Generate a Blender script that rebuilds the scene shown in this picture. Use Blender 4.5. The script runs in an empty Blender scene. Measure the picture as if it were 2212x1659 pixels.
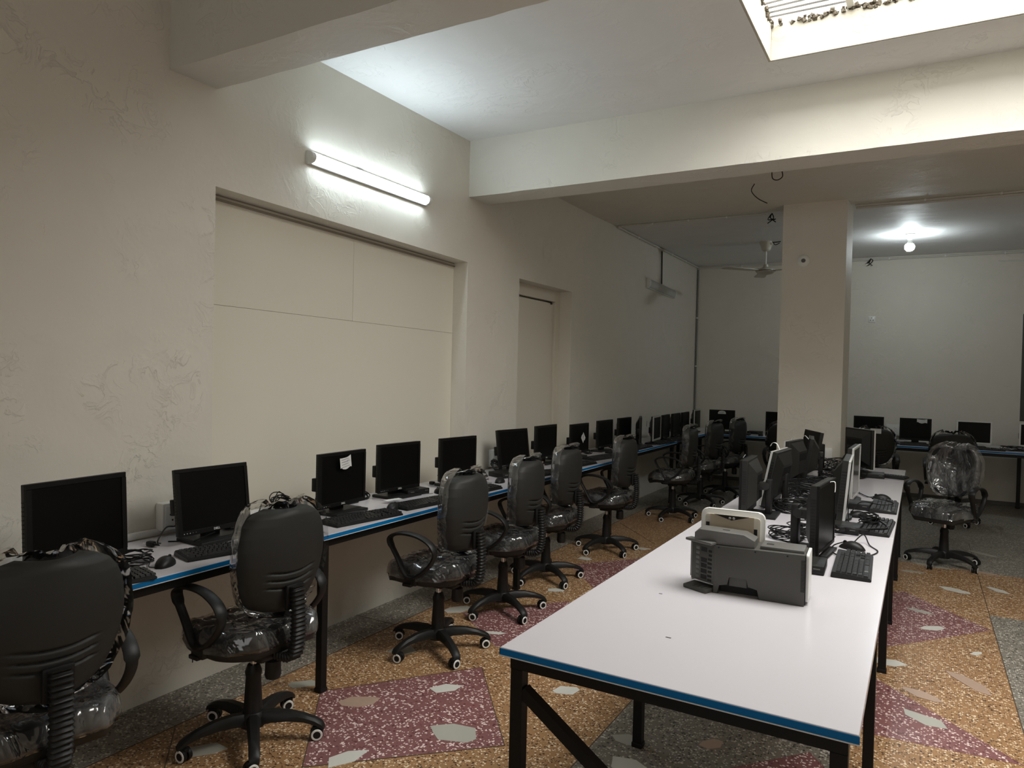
import bpy, bmesh, math, random
from math import sin, cos, pi, radians as R_
from mathutils import Vector, Matrix, noise
random.seed(7)
scn = bpy.context.scene
COL = scn.collection
W_, H_ = 2212, 1659

# ------------------------------------------------------------ camera
cam_d = bpy.data.cameras.new('camera')
cam = bpy.data.objects.new('camera', cam_d); COL.objects.link(cam); scn.camera = cam
cam_d.sensor_fit = 'HORIZONTAL'; cam_d.sensor_width = 36.0
cam_d.lens = 1541.18 / W_ * 36.0
cam_d.clip_start = 0.02
_yaw, _pitch, _roll = R_(29.838), R_(-0.9867), R_(1.31356)
_f = Vector((-sin(_yaw)*cos(_pitch), cos(_yaw)*cos(_pitch), sin(_pitch)))
_r = _f.cross(Vector((0, 0, 1))).normalized(); _u = _r.cross(_f)
_rr = _r*cos(_roll) + _u*sin(_roll); _uu = _u*cos(_roll) - _r*sin(_roll)
_m = Matrix((( _rr.x, _uu.x, -_f.x, 2.989), (_rr.y, _uu.y, -_f.y, 0.0), (_rr.z, _uu.z, -_f.z, 1.5275), (0, 0, 0, 1)))
cam.matrix_world = _m

# ------------------------------------------------------------ colour management, sky, big lights
scn.view_settings.view_transform = 'Standard'
scn.view_settings.look = 'None'
scn.view_settings.gamma = 1.0
scn.view_settings.exposure = 0.12
scn.view_settings.use_curve_mapping = False
wd = bpy.data.worlds.new('sky'); scn.world = wd; wd.use_nodes = True
wd.node_tree.nodes['Background'].inputs[0].default_value = (0.95, 0.97, 1.0, 1)
wd.node_tree.nodes['Background'].inputs[1].default_value = 0.9

def area(name, loc, rot, sx, sy, power, col):
    d = bpy.data.lights.new(name, 'AREA'); d.shape = 'RECTANGLE'; d.size = sx; d.size_y = sy
    d.energy = power; d.color = col
    o = bpy.data.objects.new(name, d); COL.objects.link(o); o.location = loc; o.rotation_euler = rot
    return o
area('skylight_daylight', (3.45, 3.2, 3.80), (0, 0, 0), 2.7, 1.9, 178, (1.0, 0.98, 0.935))
area('fill_behind_camera', (3.6, -2.7, 1.7), (R_(90), 0, 0), 3.6, 1.7, 9, (1.0, 0.93, 0.82))  # unseen fill lamp added behind the camera to brighten the near room

# ------------------------------------------------------------ materials
def mat(name, col, rough=0.5, metal=0.0, spec=0.5, emit=None, es=0.0, bump=None, coat=0.0):
    m = bpy.data.materials.new(name); m.use_nodes = True
    nt = m.node_tree; b = nt.nodes['Principled BSDF']
    b.inputs['Base Color'].default_value = (*col, 1); b.inputs['Roughness'].default_value = rough
    b.inputs['Metallic'].default_value = metal; b.inputs['Specular IOR Level'].default_value = spec
    b.inputs['Coat Weight'].default_value = coat
    if emit: b.inputs['Emission Color'].default_value = (*emit, 1); b.inputs['Emission Strength'].default_value = es
    if bump:
        sc, st, dist = bump
        tc = nt.nodes.new('ShaderNodeTexCoord'); n = nt.nodes.new('ShaderNodeTexNoise'); n.inputs['Scale'].default_value = sc
        n.inputs['Detail'].default_value = 4
        bp = nt.nodes.new('ShaderNodeBump'); bp.inputs['Strength'].default_value = st; bp.inputs['Distance'].default_value = dist
        nt.links.new(tc.outputs['Object'], n.inputs['Vector']); nt.links.new(n.outputs['Fac'], bp.inputs['Height'])
        nt.links.new(bp.outputs['Normal'], b.inputs['Normal'])
    return m

def nodes(m): return m.node_tree.nodes, m.node_tree.links, m.node_tree.nodes['Principled BSDF']

def plaster(name, col, ridge=0.5, scale=1.0):
    m = mat(name, col, 0.62, spec=0.3)
    N, L, b = nodes(m)
    tc = N.new('ShaderNodeTexCoord')
    n0 = N.new('ShaderNodeTexNoise'); n0.inputs['Scale'].default_value = 2.2*scale; n0.inputs['Detail'].default_value = 3; n0.inputs['Distortion'].default_value = 1.2
    n1 = N.new('ShaderNodeTexNoise'); n1.inputs['Scale'].default_value = 9*scale; n1.inputs['Detail'].default_value = 9; n1.inputs['Roughness'].default_value = .62; n1.inputs['Distortion'].default_value = 0.9
    r1 = N.new('ShaderNodeValToRGB')
    r1.color_ramp.elements[0].position = 0.49; r1.color_ramp.elements[0].color = (0, 0, 0, 1)
    r1.color_ramp.elements[1].position = 0.53; r1.color_ramp.elements[1].color = (1, 1, 1, 1)
    e = r1.color_ramp.elements.new(0.72); e.color = (0.2, 0.2, 0.2, 1)
    n2 = N.new('ShaderNodeTexNoise'); n2.inputs['Scale'].default_value = 45*scale; n2.inputs['Detail'].default_value = 3
    mul = N.new('ShaderNodeMath'); mul.operation = 'MULTIPLY'
    r0 = N.new('ShaderNodeValToRGB'); r0.color_ramp.elements[0].position = 0.50; r0.color_ramp.elements[1].position = 0.68
    add = N.new('ShaderNodeMath'); add.operation = 'MULTIPLY_ADD'; add.inputs[1].default_value = ridge
    a2 = N.new('ShaderNodeMath'); a2.operation = 'MULTIPLY_ADD'; a2.inputs[1].default_value = 0.10
    for n in (n0, n1, n2): L.new(tc.outputs['Object'], n.inputs['Vector'])
    L.new(n1.outputs['Fac'], r1.inputs['Fac']); L.new(n0.outputs['Fac'], r0.inputs['Fac'])
    L.new(r1.outputs['Color'], mul.inputs[0]); L.new(r0.outputs['Color'], mul.inputs[1])
    L.new(mul.outputs[0], add.inputs[0]); L.new(n0.outputs['Fac'], add.inputs[2])
    L.new(n2.outputs['Fac'], a2.inputs[0]); L.new(add.outputs[0], a2.inputs[2])
    bp = N.new('ShaderNodeBump'); bp.inputs['Strength'].default_value = 0.55; bp.inputs['Distance'].default_value = 0.012
    L.new(a2.outputs[0], bp.inputs['Height']); L.new(bp.outputs['Normal'], b.inputs['Normal'])
    # slight tone variation of the paint
    mx = N.new('ShaderNodeMix'); mx.data_type = 'RGBA'
    mx.inputs[6].default_value = (*[c*0.93 for c in col], 1); mx.inputs[7].default_value = (*[min(1, c*1.05) for c in col], 1)
    L.new(n0.outputs['Fac'], mx.inputs[0]); L.new(mx.outputs[2], b.inputs['Base Color'])
    return m

def terrazzo(name, base, base2, light, dark, pl=0.27, pd=0.16, scale=95):
    m = mat(name, base, 0.34, spec=0.4)
    N, L, b = nodes(m)
    tc = N.new('ShaderNodeTexCoord')
    nz = N.new('ShaderNodeTexNoise'); nz.inputs['Scale'].default_value = 60; nz.inputs['Detail'].default_value = 2
    mxv = N.new('ShaderNodeMix'); mxv.data_type = 'VECTOR'; mxv.inputs[0].default_value = 0.012
    L.new(tc.outputs['Object'], nz.inputs['Vector']); L.new(tc.outputs['Object'], mxv.inputs[4]); L.new(nz.outputs['Color'], mxv.inputs[5])
    v = N.new('ShaderNodeTexVoronoi'); v.inputs['Scale'].default_value = scale
    L.new(mxv.outputs[1], v.inputs['Vector'])
    sep = N.new('ShaderNodeSeparateColor'); L.new(v.outputs['Color'], sep.inputs[0])
    lt = N.new('ShaderNodeMath'); lt.operation = 'LESS_THAN'; lt.inputs[1].default_value = pl
    gt = N.new('ShaderNodeMath'); gt.operation = 'GREATER_THAN'; gt.inputs[1].default_value = 1-pd
    L.new(sep.outputs[0], lt.inputs[0]); L.new(sep.outputs[0], gt.inputs[0])
    # chip only near cell centre
    dd = N.new('ShaderNodeMath'); dd.operation = 'LESS_THAN'
    thr = N.new('ShaderNodeMath'); thr.operation = 'MULTIPLY_ADD'; thr.inputs[1].default_value = 0.35; thr.inputs[2].default_value = 0.27
    L.new(sep.outputs[1], thr.inputs[0]); L.new(v.outputs['Distance'], dd.inputs[0]); L.new(thr.outputs[0], dd.inputs[1])
    a = N.new('ShaderNodeMath'); a.operation = 'MULTIPLY'; L.new(lt.outputs[0], a.inputs[0]); L.new(dd.outputs[0], a.inputs[1])
    c = N.new('ShaderNodeMath'); c.operation = 'MULTIPLY'; L.new(gt.outputs[0], c.inputs[0]); L.new(dd.outputs[0], c.inputs[1])
    big = N.new('ShaderNodeTexNoise'); big.inputs['Scale'].default_value = 2.5; big.inputs['Detail'].default_value = 3
    L.new(tc.outputs['Object'], big.inputs['Vector'])
    m0 = N.new('ShaderNodeMix'); m0.data_type = 'RGBA'; m0.inputs[6].default_value = (*base, 1); m0.inputs[7].default_value = (*base2, 1)
    L.new(big.outputs['Fac'], m0.inputs[0])
    m1 = N.new('ShaderNodeMix'); m1.data_type = 'RGBA'; m1.inputs[7].default_value = (*light, 1)
    L.new(a.outputs[0], m1.inputs[0]); L.new(m0.outputs[2], m1.inputs[6])
    m2 = N.new('ShaderNodeMix'); m2.data_type = 'RGBA'; m2.inputs[7].default_value = (*dark, 1)
    L.new(c.outputs[0], m2.inputs[0]); L.new(m1.outputs[2], m2.inputs[6])
    L.new(m2.outputs[2], b.inputs['Base Color'])
    rr = N.new('ShaderNodeMapRange'); rr.inputs[3].default_value = 0.26; rr.inputs[4].default_value = 0.5
    L.new(big.outputs['Fac'], rr.inputs[0]); L.new(rr.outputs[0], b.inputs['Roughness'])
    return m

def film_mat():
    m = bpy.data.materials.new('clear_plastic_film'); m.use_nodes = True
    N, L = m.node_tree.nodes, m.node_tree.links
    for n in list(N): N.remove(n)
    out = N.new('ShaderNodeOutputMaterial'); tc = N.new('ShaderNodeTexCoord')
    n1 = N.new('ShaderNodeTexNoise'); n1.inputs['Scale'].default_value = 8; n1.inputs['Detail'].default_value = 2.5; n1.inputs['Distortion'].default_value = 1.0
    mp = N.new('ShaderNodeMapping'); mp.inputs['Scale'].default_value = (1.6, 0.7, 0.8); mp.inputs['Rotation'].default_value = (0.3, 0.5, 0.7)
    L.new(tc.outputs['Object'], mp.inputs[0]); L.new(mp.outputs[0], n1.inputs['Vector'])
    bp = N.new('ShaderNodeBump'); bp.inputs['Strength'].default_value = 1.0; bp.inputs['Distance'].default_value = 0.03
    L.new(n1.outputs['Fac'], bp.inputs['Height'])
    tr = N.new('ShaderNodeBsdfTransparent'); tr.inputs[0].default_value = (0.93, 0.94, 0.94, 1)
    gl = N.new('ShaderNodeBsdfGlossy'); gl.inputs['Roughness'].default_value = 0.12; gl.inputs[0].default_value = (1, 1, 1, 1)
    df = N.new('ShaderNodeBsdfDiffuse'); df.inputs[0].default_value = (0.75, 0.76, 0.76, 1)
    L.new(bp.outputs[0], gl.inputs['Normal'])
    fr = N.new('ShaderNodeFresnel'); fr.inputs[0].default_value = 1.45; L.new(bp.outputs[0], fr.inputs['Normal'])
    fm = N.new('ShaderNodeMath'); fm.operation = 'MULTIPLY_ADD'; fm.inputs[1].default_value = 1.6; fm.inputs[2].default_value = 0.03
    L.new(fr.outputs[0], fm.inputs[0])
    r = N.new('ShaderNodeValToRGB'); r.color_ramp.elements[0].position = 0.42; r.color_ramp.elements[0].color = (0.03, 0.03, 0.03, 1)
    r.color_ramp.elements[1].position = 0.74; r.color_ramp.elements[1].color = (0.20, 0.20, 0.20, 1)
    L.new(n1.outputs['Fac'], r.inputs[0])
    m1 = N.new('ShaderNodeMixShader'); m2 = N.new('ShaderNodeMixShader')
    L.new(r.outputs[0], m1.inputs[0]); L.new(tr.outputs[0], m1.inputs[1]); L.new(df.outputs[0], m1.inputs[2])
    L.new(fm.outputs[0], m2.inputs[0]); L.new(m1.outputs[0], m2.inputs[1]); L.new(gl.outputs[0], m2.inputs[2])
    L.new(m2.outputs[0], out.inputs[0])
    return m

WALL = plaster('cream_painted_plaster', (0.725, 0.69, 0.605))
CEIL = plaster('white_painted_plaster', (0.78, 0.78, 0.76), 0.35)
BEAM = plaster('beam_plaster', (0.71, 0.69, 0.62), 0.35)
BOARD = mat('painted_board', (0.73, 0.69, 0.585), 0.6, spec=0.3, bump=(30, 0.15, 0.002))
T_BROWN = terrazzo('brown_terrazzo', (0.41, 0.235, 0.105), (0.31, 0.175, 0.085), (0.80, 0.65, 0.46), (0.09, 0.05, 0.03), pl=.33, pd=.30, scale=105)
T_RED = terrazzo('red_terrazzo', (0.26, 0.115, 0.11), (0.21, 0.092, 0.09), (0.80, 0.64, 0.60), (0.12, 0.04, 0.04), pl=0.36, pd=0.16, scale=95)
T_GREY = terrazzo('grey_terrazzo', (0.27, 0.245, 0.20), (0.20, 0.185, 0.155), (0.60, 0.57, 0.50), (0.06, 0.055, 0.045), pl=0.32, pd=0.28, scale=100)
MARBLE = [mat('white_marble', (0.66, 0.66, 0.60), 0.3, bump=None), mat('grey_marble', (0.44, 0.44, 0.38), 0.3), mat('pink_marble', (0.46, 0.33, 0.25), 0.3)]
STRIP = mat('divider_strip', (0.10, 0.07, 0.045), 0.5)
LAM = mat('white_laminate', (0.60, 0.578, 0.605), 0.20, spec=0.5)
EDGE = mat('blue_edge_band', (0.0, 0.15, 0.40), 0.4, spec=.25)
EDGE2 = mat('pale_edge_line', (0.75, 0.76, 0.76), 0.4)
STEEL = mat('black_painted_steel', (0.006, 0.006, 0.006), 0.45, spec=.3)
BLACK = mat('black_plastic', (0.010, 0.010, 0.0095), 0.45, spec=.3, bump=(400, 0.1, 0.0005))
CHAIRPL = mat('black_chair_plastic', (0.012, 0.012, 0.0115), 0.48, spec=.35, bump=(320, 0.15, 0.0008))
SHELL = mat('charcoal_shell_plastic', (0.026, 0.026, 0.024), 0.55, spec=.3, bump=(260, 0.2, 0.0008))
FABRIC = mat('black_fabric', (0.018, 0.018, 0.019), 0.9, spec=.2, bump=(500, 0.3, 0.001))
GREYPL = mat('dark_grey_plastic', (0.062, 0.060, 0.052), 0.45, bump=(300, 0.1, 0.0005))
GREYPL2 = mat('grey_plastic', (0.11, 0.108, 0.10), 0.4)
BEZEL = mat('monitor_bezel', (0.006, 0.006, 0.0055), 0.45, spec=.2)
BACKPL = mat('monitor_back_plastic', (0.016, 0.016, 0.014), 0.42, spec=.35)
SCREEN = mat('dark_screen', (0.004, 0.004, 0.0035), 0.35, spec=0.12)
SILVER = mat('silver_plastic', (0.55, 0.55, 0.52), 0.3, metal=0.3)
WHITEPL = mat('white_plastic', (0.78, 0.78, 0.74), 0.35)
CHROME = mat('chrome', (0.75, 0.75, 0.75), 0.15, metal=1.0)
RUBBER = mat('black_rubber', (0.008, 0.008, 0.008), 0.5, spec=.3)
CABLE = mat('black_cable', (0.007, 0.007, 0.007), 0.45, spec=.3)
KEYS = mat('black_keys', (0.014, 0.014, 0.014), 0.4, spec=.4)
LOGO = mat('pale_logo', (0.55, 0.55, 0.53), 0.4)
PAPER = mat('paper', (0.72, 0.72, 0.70), 0.75)
INK = mat('grey_ink', (0.22, 0.22, 0.23), 0.8)
CREAMPL = mat('aged_cream_plastic', (0.58, 0.55, 0.46), 0.5)
BROWNPLATE = mat('stained_metal_plate', (0.50, 0.42, 0.31), 0.35, bump=(14, 0.3, 0.003))
HOLE = mat('dark_opening', (0.012, 0.012, 0.012), 0.8)
WIRE = mat('grey_steel_wire', (0.30, 0.30, 0.29), 0.4, metal=0.6)
RUBBLE = mat('rough_concrete', (0.12, 0.10, 0.07), 0.95, bump=(60, 1.0, 0.02))
PIPE = mat('painted_conduit', (0.62, 0.60, 0.54), 0.5)
GAP = mat('dark_brown', (0.05, 0.045, 0.04), 0.8)  # plain dark colour of the door catch and tabletop chips
DARKPANEL = mat('dark_green_panel', (0.07, 0.075, 0.062), 0.6)
FILM = film_mat()
TUBE = mat('tube_diffuser', (0.9, 0.9, 0.9), 0.4, emit=(0.78, 0.92, 1.0), es=36.0)
BULB = mat('bulb_glass', (0.9, 0.9, 0.9), 0.4, emit=(0.86, 0.96, 1.0), es=185.0)
LED = mat('white_button_mark', (0.6, 0.6, 0.6), 0.4)

# ------------------------------------------------------------ mesh helpers
def T(x=0, y=0, z=0, rz=0, rx=0, ry=0):
    return Matrix.Translation((x, y, z)) @ Matrix.Rotation(rz, 4, 'Z') @ Matrix.Rotation(ry, 4, 'Y') @ Matrix.Rotation(rx, 4, 'X')
I4 = Matrix.Identity(4)

def box(bm, x0, x1, y0, y1, z0, z1, M=I4, bev=0.0, seg=2, mi=0):
    vs = [bm.verts.new(M @ Vector(p)) for p in
          ((x0, y0, z0), (x1, y0, z0), (x1, y1, z0), (x0, y1, z0), (x0, y0, z1), (x1, y0, z1), (x1, y1, z1), (x0, y1, z1))]
    fs = [bm.faces.new([vs[i] for i in f]) for f in ((0, 3, 2, 1), (4, 5, 6, 7), (0, 1, 5, 4), (1, 2, 6, 5), (2, 3, 7, 6), (3, 0, 4, 7))]
    for f in fs: f.material_index = mi
    if bev > 0:
        es = {e for f in fs for e in f.edges}
        r = bmesh.ops.bevel(bm, geom=list(es), offset=bev, segments=seg, affect='EDGES', profile=0.5)
        for f in r['faces']: f.material_index = mi

def prism(bm, pts, z0, z1, M=I4, bev=0.0, seg=2, mi=0):
    """pts: ccw outline in local xy extruded z0..z1"""
    a = [bm.verts.new(M @ Vector((x, y, z0))) for x, y in pts]
    b = [bm.verts.new(M @ Vector((x, y, z1))) for x, y in pts]
    n = len(pts); fs = [bm.faces.new(a[::-1]), bm.faces.new(b)]
    for i in range(n): fs.append(bm.faces.new((a[i], a[(i+1) % n], b[(i+1) % n], b[i])))
    for f in fs: f.material_index = mi
    if bev > 0:
        es = set(fs[0].edges) | set(fs[1].edges)
        bmesh.ops.bevel(bm, geom=list(es), offset=bev, segments=seg, affect='EDGES', profile=0.5)

def rrect(w, h, r, n=5, cx=0, cy=0):
    o = []
    for sx, sy, a0 in ((1, -1, -90), (1, 1, 0), (-1, 1, 90), (-1, -1, 180)):
        for i in range(n+1):
            a = R_(a0 + 90*i/n)
            o.append((cx + sx*(w/2-r) + r*cos(a), cy + sy*(h/2-r) + r*sin(a)))
    return o

def lathe(bm, prof, n=24, M=I4, cap=True, mi=0):
    rings = []
    for r, z in prof:
        rings.append([bm.verts.new(M @ Vector((r*cos(2*pi*i/n), r*sin(2*pi*i/n), z))) for i in range(n)])
    for a, b in zip(rings, rings[1:]):
        for i in range(n):
            f = bm.faces.new((a[i], a[(i+1) % n], b[(i+1) % n], b[i])); f.material_index = mi
    if cap:
        bm.faces.new(rings[0][::-1]).material_index = mi; bm.faces.new(rings[-1]).material_index = mi

def frames(pts, closed=False):
    n = len(pts); out = []
    up = Vector((0, 0, 1)); last = None
    for i in range(n):
        if closed: t = pts[(i+1) % n] - pts[i-1]
        else: t = pts[min(i+1, n-1)] - pts[max(i-1, 0)]
        if t.length < 1e-9: t = Vector((1, 0, 0))
        t.normalize()
        if last is None:
            s = t.cross(up)
            if s.length < 0.1: s = t.cross(Vector((1, 0, 0)))
        else: s = last - t*last.dot(t)
        if s.length < 1e-6: s = t.orthogonal()
        s.normalize(); last = s
        out.append((t, s, s.cross(t)))
    return out

def tube(bm, pts, r, n=6, M=I4, mi=0, cap=True):
    pts = [Vector(p) for p in pts]; fr = frames(pts); rings = []
    for k, (p, (t, s, u)) in enumerate(zip(pts, fr)):
        rad = r[k] if isinstance(r, (list, tuple)) else r
        rings.append([bm.verts.new(M @ (p + s*rad*cos(2*pi*i/n) + u*rad*sin(2*pi*i/n))) for i in range(n)])
    for a, b in zip(rings, rings[1:]):
        for i in range(n): bm.faces.new((a[i], a[(i+1) % n], b[(i+1) % n], b[i])).material_index = mi
    if cap: bm.faces.new(rings[0][::-1]); bm.faces.new(rings[-1])

def spline(ps, k=8, closed=False):
    ps = [Vector(p) for p in ps]; n = len(ps); out = []
    rng = n if closed else n-1
    for i in range(rng):
        p0 = ps[(i-1) % n] if closed or i > 0 else ps[0]
        p1 = ps[i]; p2 = ps[(i+1) % n]
        p3 = ps[(i+2) % n] if closed or i+2 < n else ps[-1]
        for j in range(k):
            t = j/k
            out.append(0.5*((2*p1) + (p2-p0)*t + (2*p0-5*p1+4*p2-p3)*t*t + (3*p1-p0-3*p2+p3)*t**3))
    if not closed: out.append(ps[-1])
    return out

def obj(name, bm, m, parent=None, smooth=True, ang=35, M=None):
    bmesh.ops.recalc_face_normals(bm, faces=bm.faces[:])
    me = bpy.data.meshes.new(name); bm.to_mesh(me); bm.free()
    for mm in (m if isinstance(m, (list, tuple)) else [m]): me.materials.append(mm)
    if smooth:
        me.shade_smooth(); me.set_sharp_from_angle(angle=R_(ang))
    o = bpy.data.objects.new(name, me); COL.objects.link(o)
    if M is not None: o.matrix_local = M
    if parent: o.parent = parent
    return o

def tag(o, label, cat=None, group=None, kind=None):
    o['label'] = label
    if cat: o['category'] = cat
    if group: o['group'] = group
    if kind: o['kind'] = kind
    return o

def thing(name, label, cat, loc=(0, 0, 0), rz=0, group=None):
    o = bpy.data.objects.new(name, None); COL.objects.link(o); o.empty_display_size = 0.1
    o.location = loc; o.rotation_euler = (0, 0, rz)
    return tag(o, label, cat, group)

def struct(name, bm, m, parent=None, **k):
    o = obj(name, bm, m, parent, **k)
    if not parent: o['kind'] = 'structure'
    return o

CH = {}
def copy_tree(o, parent=None):
    c = o.copy(); COL.objects.link(c)
    if parent: c.parent = parent
    kids = CH.get(o.name)
    if kids is None: kids = CH[o.name] = list(o.children)
    for k in kids: copy_tree(k, c)
    return c
def place(proto, first, loc, rz, label, group=None):
    o = proto if first else copy_tree(proto)
    o.location = loc; o.rotation_euler = (0, 0, rz); o['label'] = label
    if group: o['group'] = group
    return o
class Proto:
    def __init__(s, root): s.root = root; s.used = False; s.snap()
    def snap(s):
        def rec(o):
            CH[o.name] = list(o.children)
            for k in o.children: rec(k)
        bpy.context.view_layer.update(); rec(s.root)
    def at(s, loc, rz, label, group=None):
        o = place(s.root, not s.used, loc, rz, label, group); s.used = True; return o

NB = bmesh.new
# ============================================================ ROOM
XR, YF, YB = 6.6, -3.0, 10.78
ZC = 3.25
# floor
bm = NB(); box(bm, -0.3, XR+0.2, YF-0.2, YB+0.2, -0.1, 0)
floor = struct('floor', bm, T_BROWN, smooth=False)
def inlay(name, pts, m, z=0.0006, label=None):
    bm = NB(); a = sum(pts[i][0]*pts[(i+1) % len(pts)][1]-pts[(i+1) % len(pts)][0]*pts[i][1] for i in range(len(pts)))
    if a < 0: pts = pts[::-1]
    prism(bm, pts, -0.0005, z); o = obj(name, bm, m, floor, smooth=False)
    if label: o['label'] = label
    return o
g = 'grey_terrazzo_panel'
inlay(g, [(0, YF), (0.30, YF), (0.30, YB), (0, YB)], T_GREY, label='grey terrazzo border along the wall')
inlay(g, [(1.855, -3), (2.75, -3), (2.75, 3.6), (1.855, 3.6)], T_GREY, label='grey terrazzo panel below the long table')
inlay(g, [(3.42, 1.0), (5.0, 1.0), (5.0, 5.62), (3.42, 5.62)], T_GREY)
inlay(g, [(0.30, 8.0), (1.85, 8.0), (1.85, YB), (0.30, YB)], T_GREY)
inlay(g, [(1.85, 6.9), (XR, 6.75), (XR, YB), (1.85, YB)], T_GREY)
rl = 'dark red terrazzo inlay with white chips'
r_ = 'red_terrazzo_panel'
inlay(r_, [(0.575, 2.463), (1.065, 3.109), (1.555, 2.507), (0.983, 1.957)], T_RED, 0.0009, rl)
inlay(r_, [(0.52, 3.74), (0.98, 4.33), (1.45, 3.88), (0.985, 3.38)], T_RED, 0.0009)
inlay(r_, [(0.60, 5.16), (1.05, 5.72), (1.5, 5.15), (1.05, 4.64)], T_RED, 0.0009)
inlay(r_, [(3.408, 5.283), (2.914, 5.899), (2.30, 5.25), (2.834, 4.581)], T_RED, 0.0009)
inlay(r_, [(3.389, 3.486), (2.828, 4.093), (2.35, 3.7), (2.86, 3.436)], T_RED, 0.0012)
inlay(r_, [(2.10, 2.50), (2.636, 3.131), (3.05, 2.55), (2.6, 2.0)], T_RED, 0.0012)
def strip(a, b):
    a = Vector((*a, 0)); b = Vector((*b, 0)); d = (b-a).normalized(); n = Vector((-d.y, d.x, 0))*0.0022
    inlay('divider_strip', [(p.x, p.y) for p in (a-n, b-n, b+n, a+n)], STRIP, 0.0016)
for a, b in (((0.30, -1), (0.30, 10.7)), ((1.855, -1), (1.855, 8)), ((3.42, 1), (3.42, 8)), ((0, 3.345), (0.30, 3.345)), ((0, 5.2), (0.3, 5.2)), ((0, 1.5), (0.3, 1.5)),
             ((1.065, 3.109), (1.555, 2.507)), ((0.575, 2.463), (1.065, 3.109)), ((1.555, 2.507), (0.983, 1.957)), ((0.983, 1.957), (0.575, 2.463)),
             ((0.35, 6.9), (0.95, 6.22)), ((0.3, 8.0), (1.85, 8.0)), ((0.30, 1.9), (0.983, 1.3))):
    strip(a, b)
def chip(x, y, l, w, a, mi, seed):
    rnd = random.Random(seed); n = rnd.choice((5, 6, 7)); pts = []
    for i in range(n):
        t = 2*pi*i/n + rnd.uniform(-.25, .25); k = rnd.uniform(.75, 1.1)
        px, py = l/2*cos(t)*k, w/2*sin(t)*k
        pts.append((x+px*cos(a)-py*sin(a), y+px*sin(a)+py*cos(a)))
    inlay('marble_chip', pts, MARBLE[mi], 0.0019)
for i, c in enumerate([(1.054, 2.811, .20, .10, .9, 0), (1.076, 2.10, .19, .10, 1.2, 0), (1.326, 2.475, .24, .17, .2, 1), (.793, 2.483, .22, .12, .8, 2),
          (1.548, 3.099, .16, .10, .5, 0), (2.035, 2.64, .17, .13, .3, 0), (3.243, 6.148, .26, .11, -.5, 0), (3.086, 5.117, .20, .09, .7, 0), (3.02, 5.45, .18, .08, -.4, 1),
          (2.868, 4.363, .22, .12, .2, 0), (3.237, 4.30, .30, .10, -.9, 2), (3.519, 6.335, .2, .09, -.8, 0), (.568, 1.836, .18, .10, .9, 1), (.445, 2.478, .17, .09, .9, 1),
          (.46, 3.785, .2, .12, 1.2, 0), (.587, 3.062, .17, .12, .5, 1), (3.031, 4.006, .2, .09, -.4, 2), (.86, 3.55, .16, .05, .5, 0), (3.04, 3.72, .24, .11, -.5, 1),
          (1.29, 3.30, .1, .08, 0, 1), (2.28, 2.98, .14, .09, .8, 2), (1.97, 2.82, .14, .10, .2, 1), (3.10, 6.85, .3, .08, -.3, 1), (3.5, 7.6, .3, .07, -.6, 1),
          (2.97, 6.55, .2, .06, .2, 1), (.9, 6.0, .16, .09, .4, 0), (.62, 5.4, .14, .1, .2, 0), (1.12, 5.9, .16, .1, .8, 2), (3.30, 4.78, .10, .06, 1, 0), (3.6, 5.2, .12, .07, 1, 1),
          (3.45, 6.85, .3, .07, -.2, 2), (1.1, 4.9, .15, .1, .5, 1), (.8, 4.5, .14, .08, .6, 0)]):
    chip(*c, seed=i+3)

# left wall with the wide recess and the niche
REC = [(2.285, 0.0), (2.298, 2.392), (4.50, 2.345), (4.505, 0.0)]
def wallface(bm, quad, mi=0):
    f = bm.faces.new([bm.verts.new(p) for p in quad]); f.material_index = mi
bm = NB()
def WX(y0, y1, z0, z1, x=0): wallface(bm, [(x, y0, z0), (x, y1, z0), (x, y1, z1), (x, y0, z1)])
yr0, yr1 = 2.285, 4.503; zr0, zr1 = 0.62, 2.392
zt = lambda y: 2.392 + (2.345-2.392)*(y-yr0)/(yr1-yr0)
WX(YF, yr0, 0, 3.6)
WX(yr0, yr1, 0, zr0)
wallface(bm, [(0, yr0, zt(yr0)), (0, yr1, zt(yr1)), (0, yr1, 3.6), (0, yr0, 3.6)])
yn0, yn1, zn1 = 5.298, 6.352, 2.322
WX(yr1, yn0, 0, 3.6); WX(yn0, yn1, zn1, 3.6); WX(yn1, YB, 0, 3.6)
D = -0.13
# reveals
wallface(bm, [(0, yr0, zr0), (D, yr0, zr0), (D, yr0, zt(yr0)), (0, yr0, zt(yr0))])
wallface(bm, [(0, yr1, zr0), (D, yr1, zr0), (D, yr1, zt(yr1)), (0, yr1, zt(yr1))])
wallface(bm, [(0, yr0, zt(yr0)), (D, yr0, zt(yr0)), (D, yr1, zt(yr1)), (0, yr1, zt(yr1))])
wallface(bm, [(0, yr0, zr0), (D, yr0, zr0), (D, yr1, zr0), (0, yr1, zr0)])
wallface(bm, [(D-.03, yr0-.1, zr0), (D-.03, yr1+.1, zr0), (D-.03, yr1+.1, 2.5), (D-.03, yr0-.1, 2.5)])
DN = -0.15
wallface(bm, [(0, yn0, 0), (DN, yn0, 0), (DN, yn0, zn1), (0, yn0, zn1)])
wallface(bm, [(0, yn1, 0), (DN, yn1, 0), (DN, yn1, zn1), (0, yn1, zn1)])
wallface(bm, [(0, yn0, zn1), (DN, yn0, zn1), (DN, yn1, zn1), (0, yn1, zn1)])
# solid body behind
box(bm, -0.34, -0.24, YF, YB, 0, 3.6)
for y0, y1 in ((YF, yr0-.1), (yr1+.1, yn0-.05), (yn1+.05, YB)):
    wallface(bm, [(-0.2, y0, 0), (-0.2, y1, 0), (-0.2, y1, 3.6), (-0.2, y0, 3.6)])
wall_left = struct('wall_left', bm, WALL, smooth=False)
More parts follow.
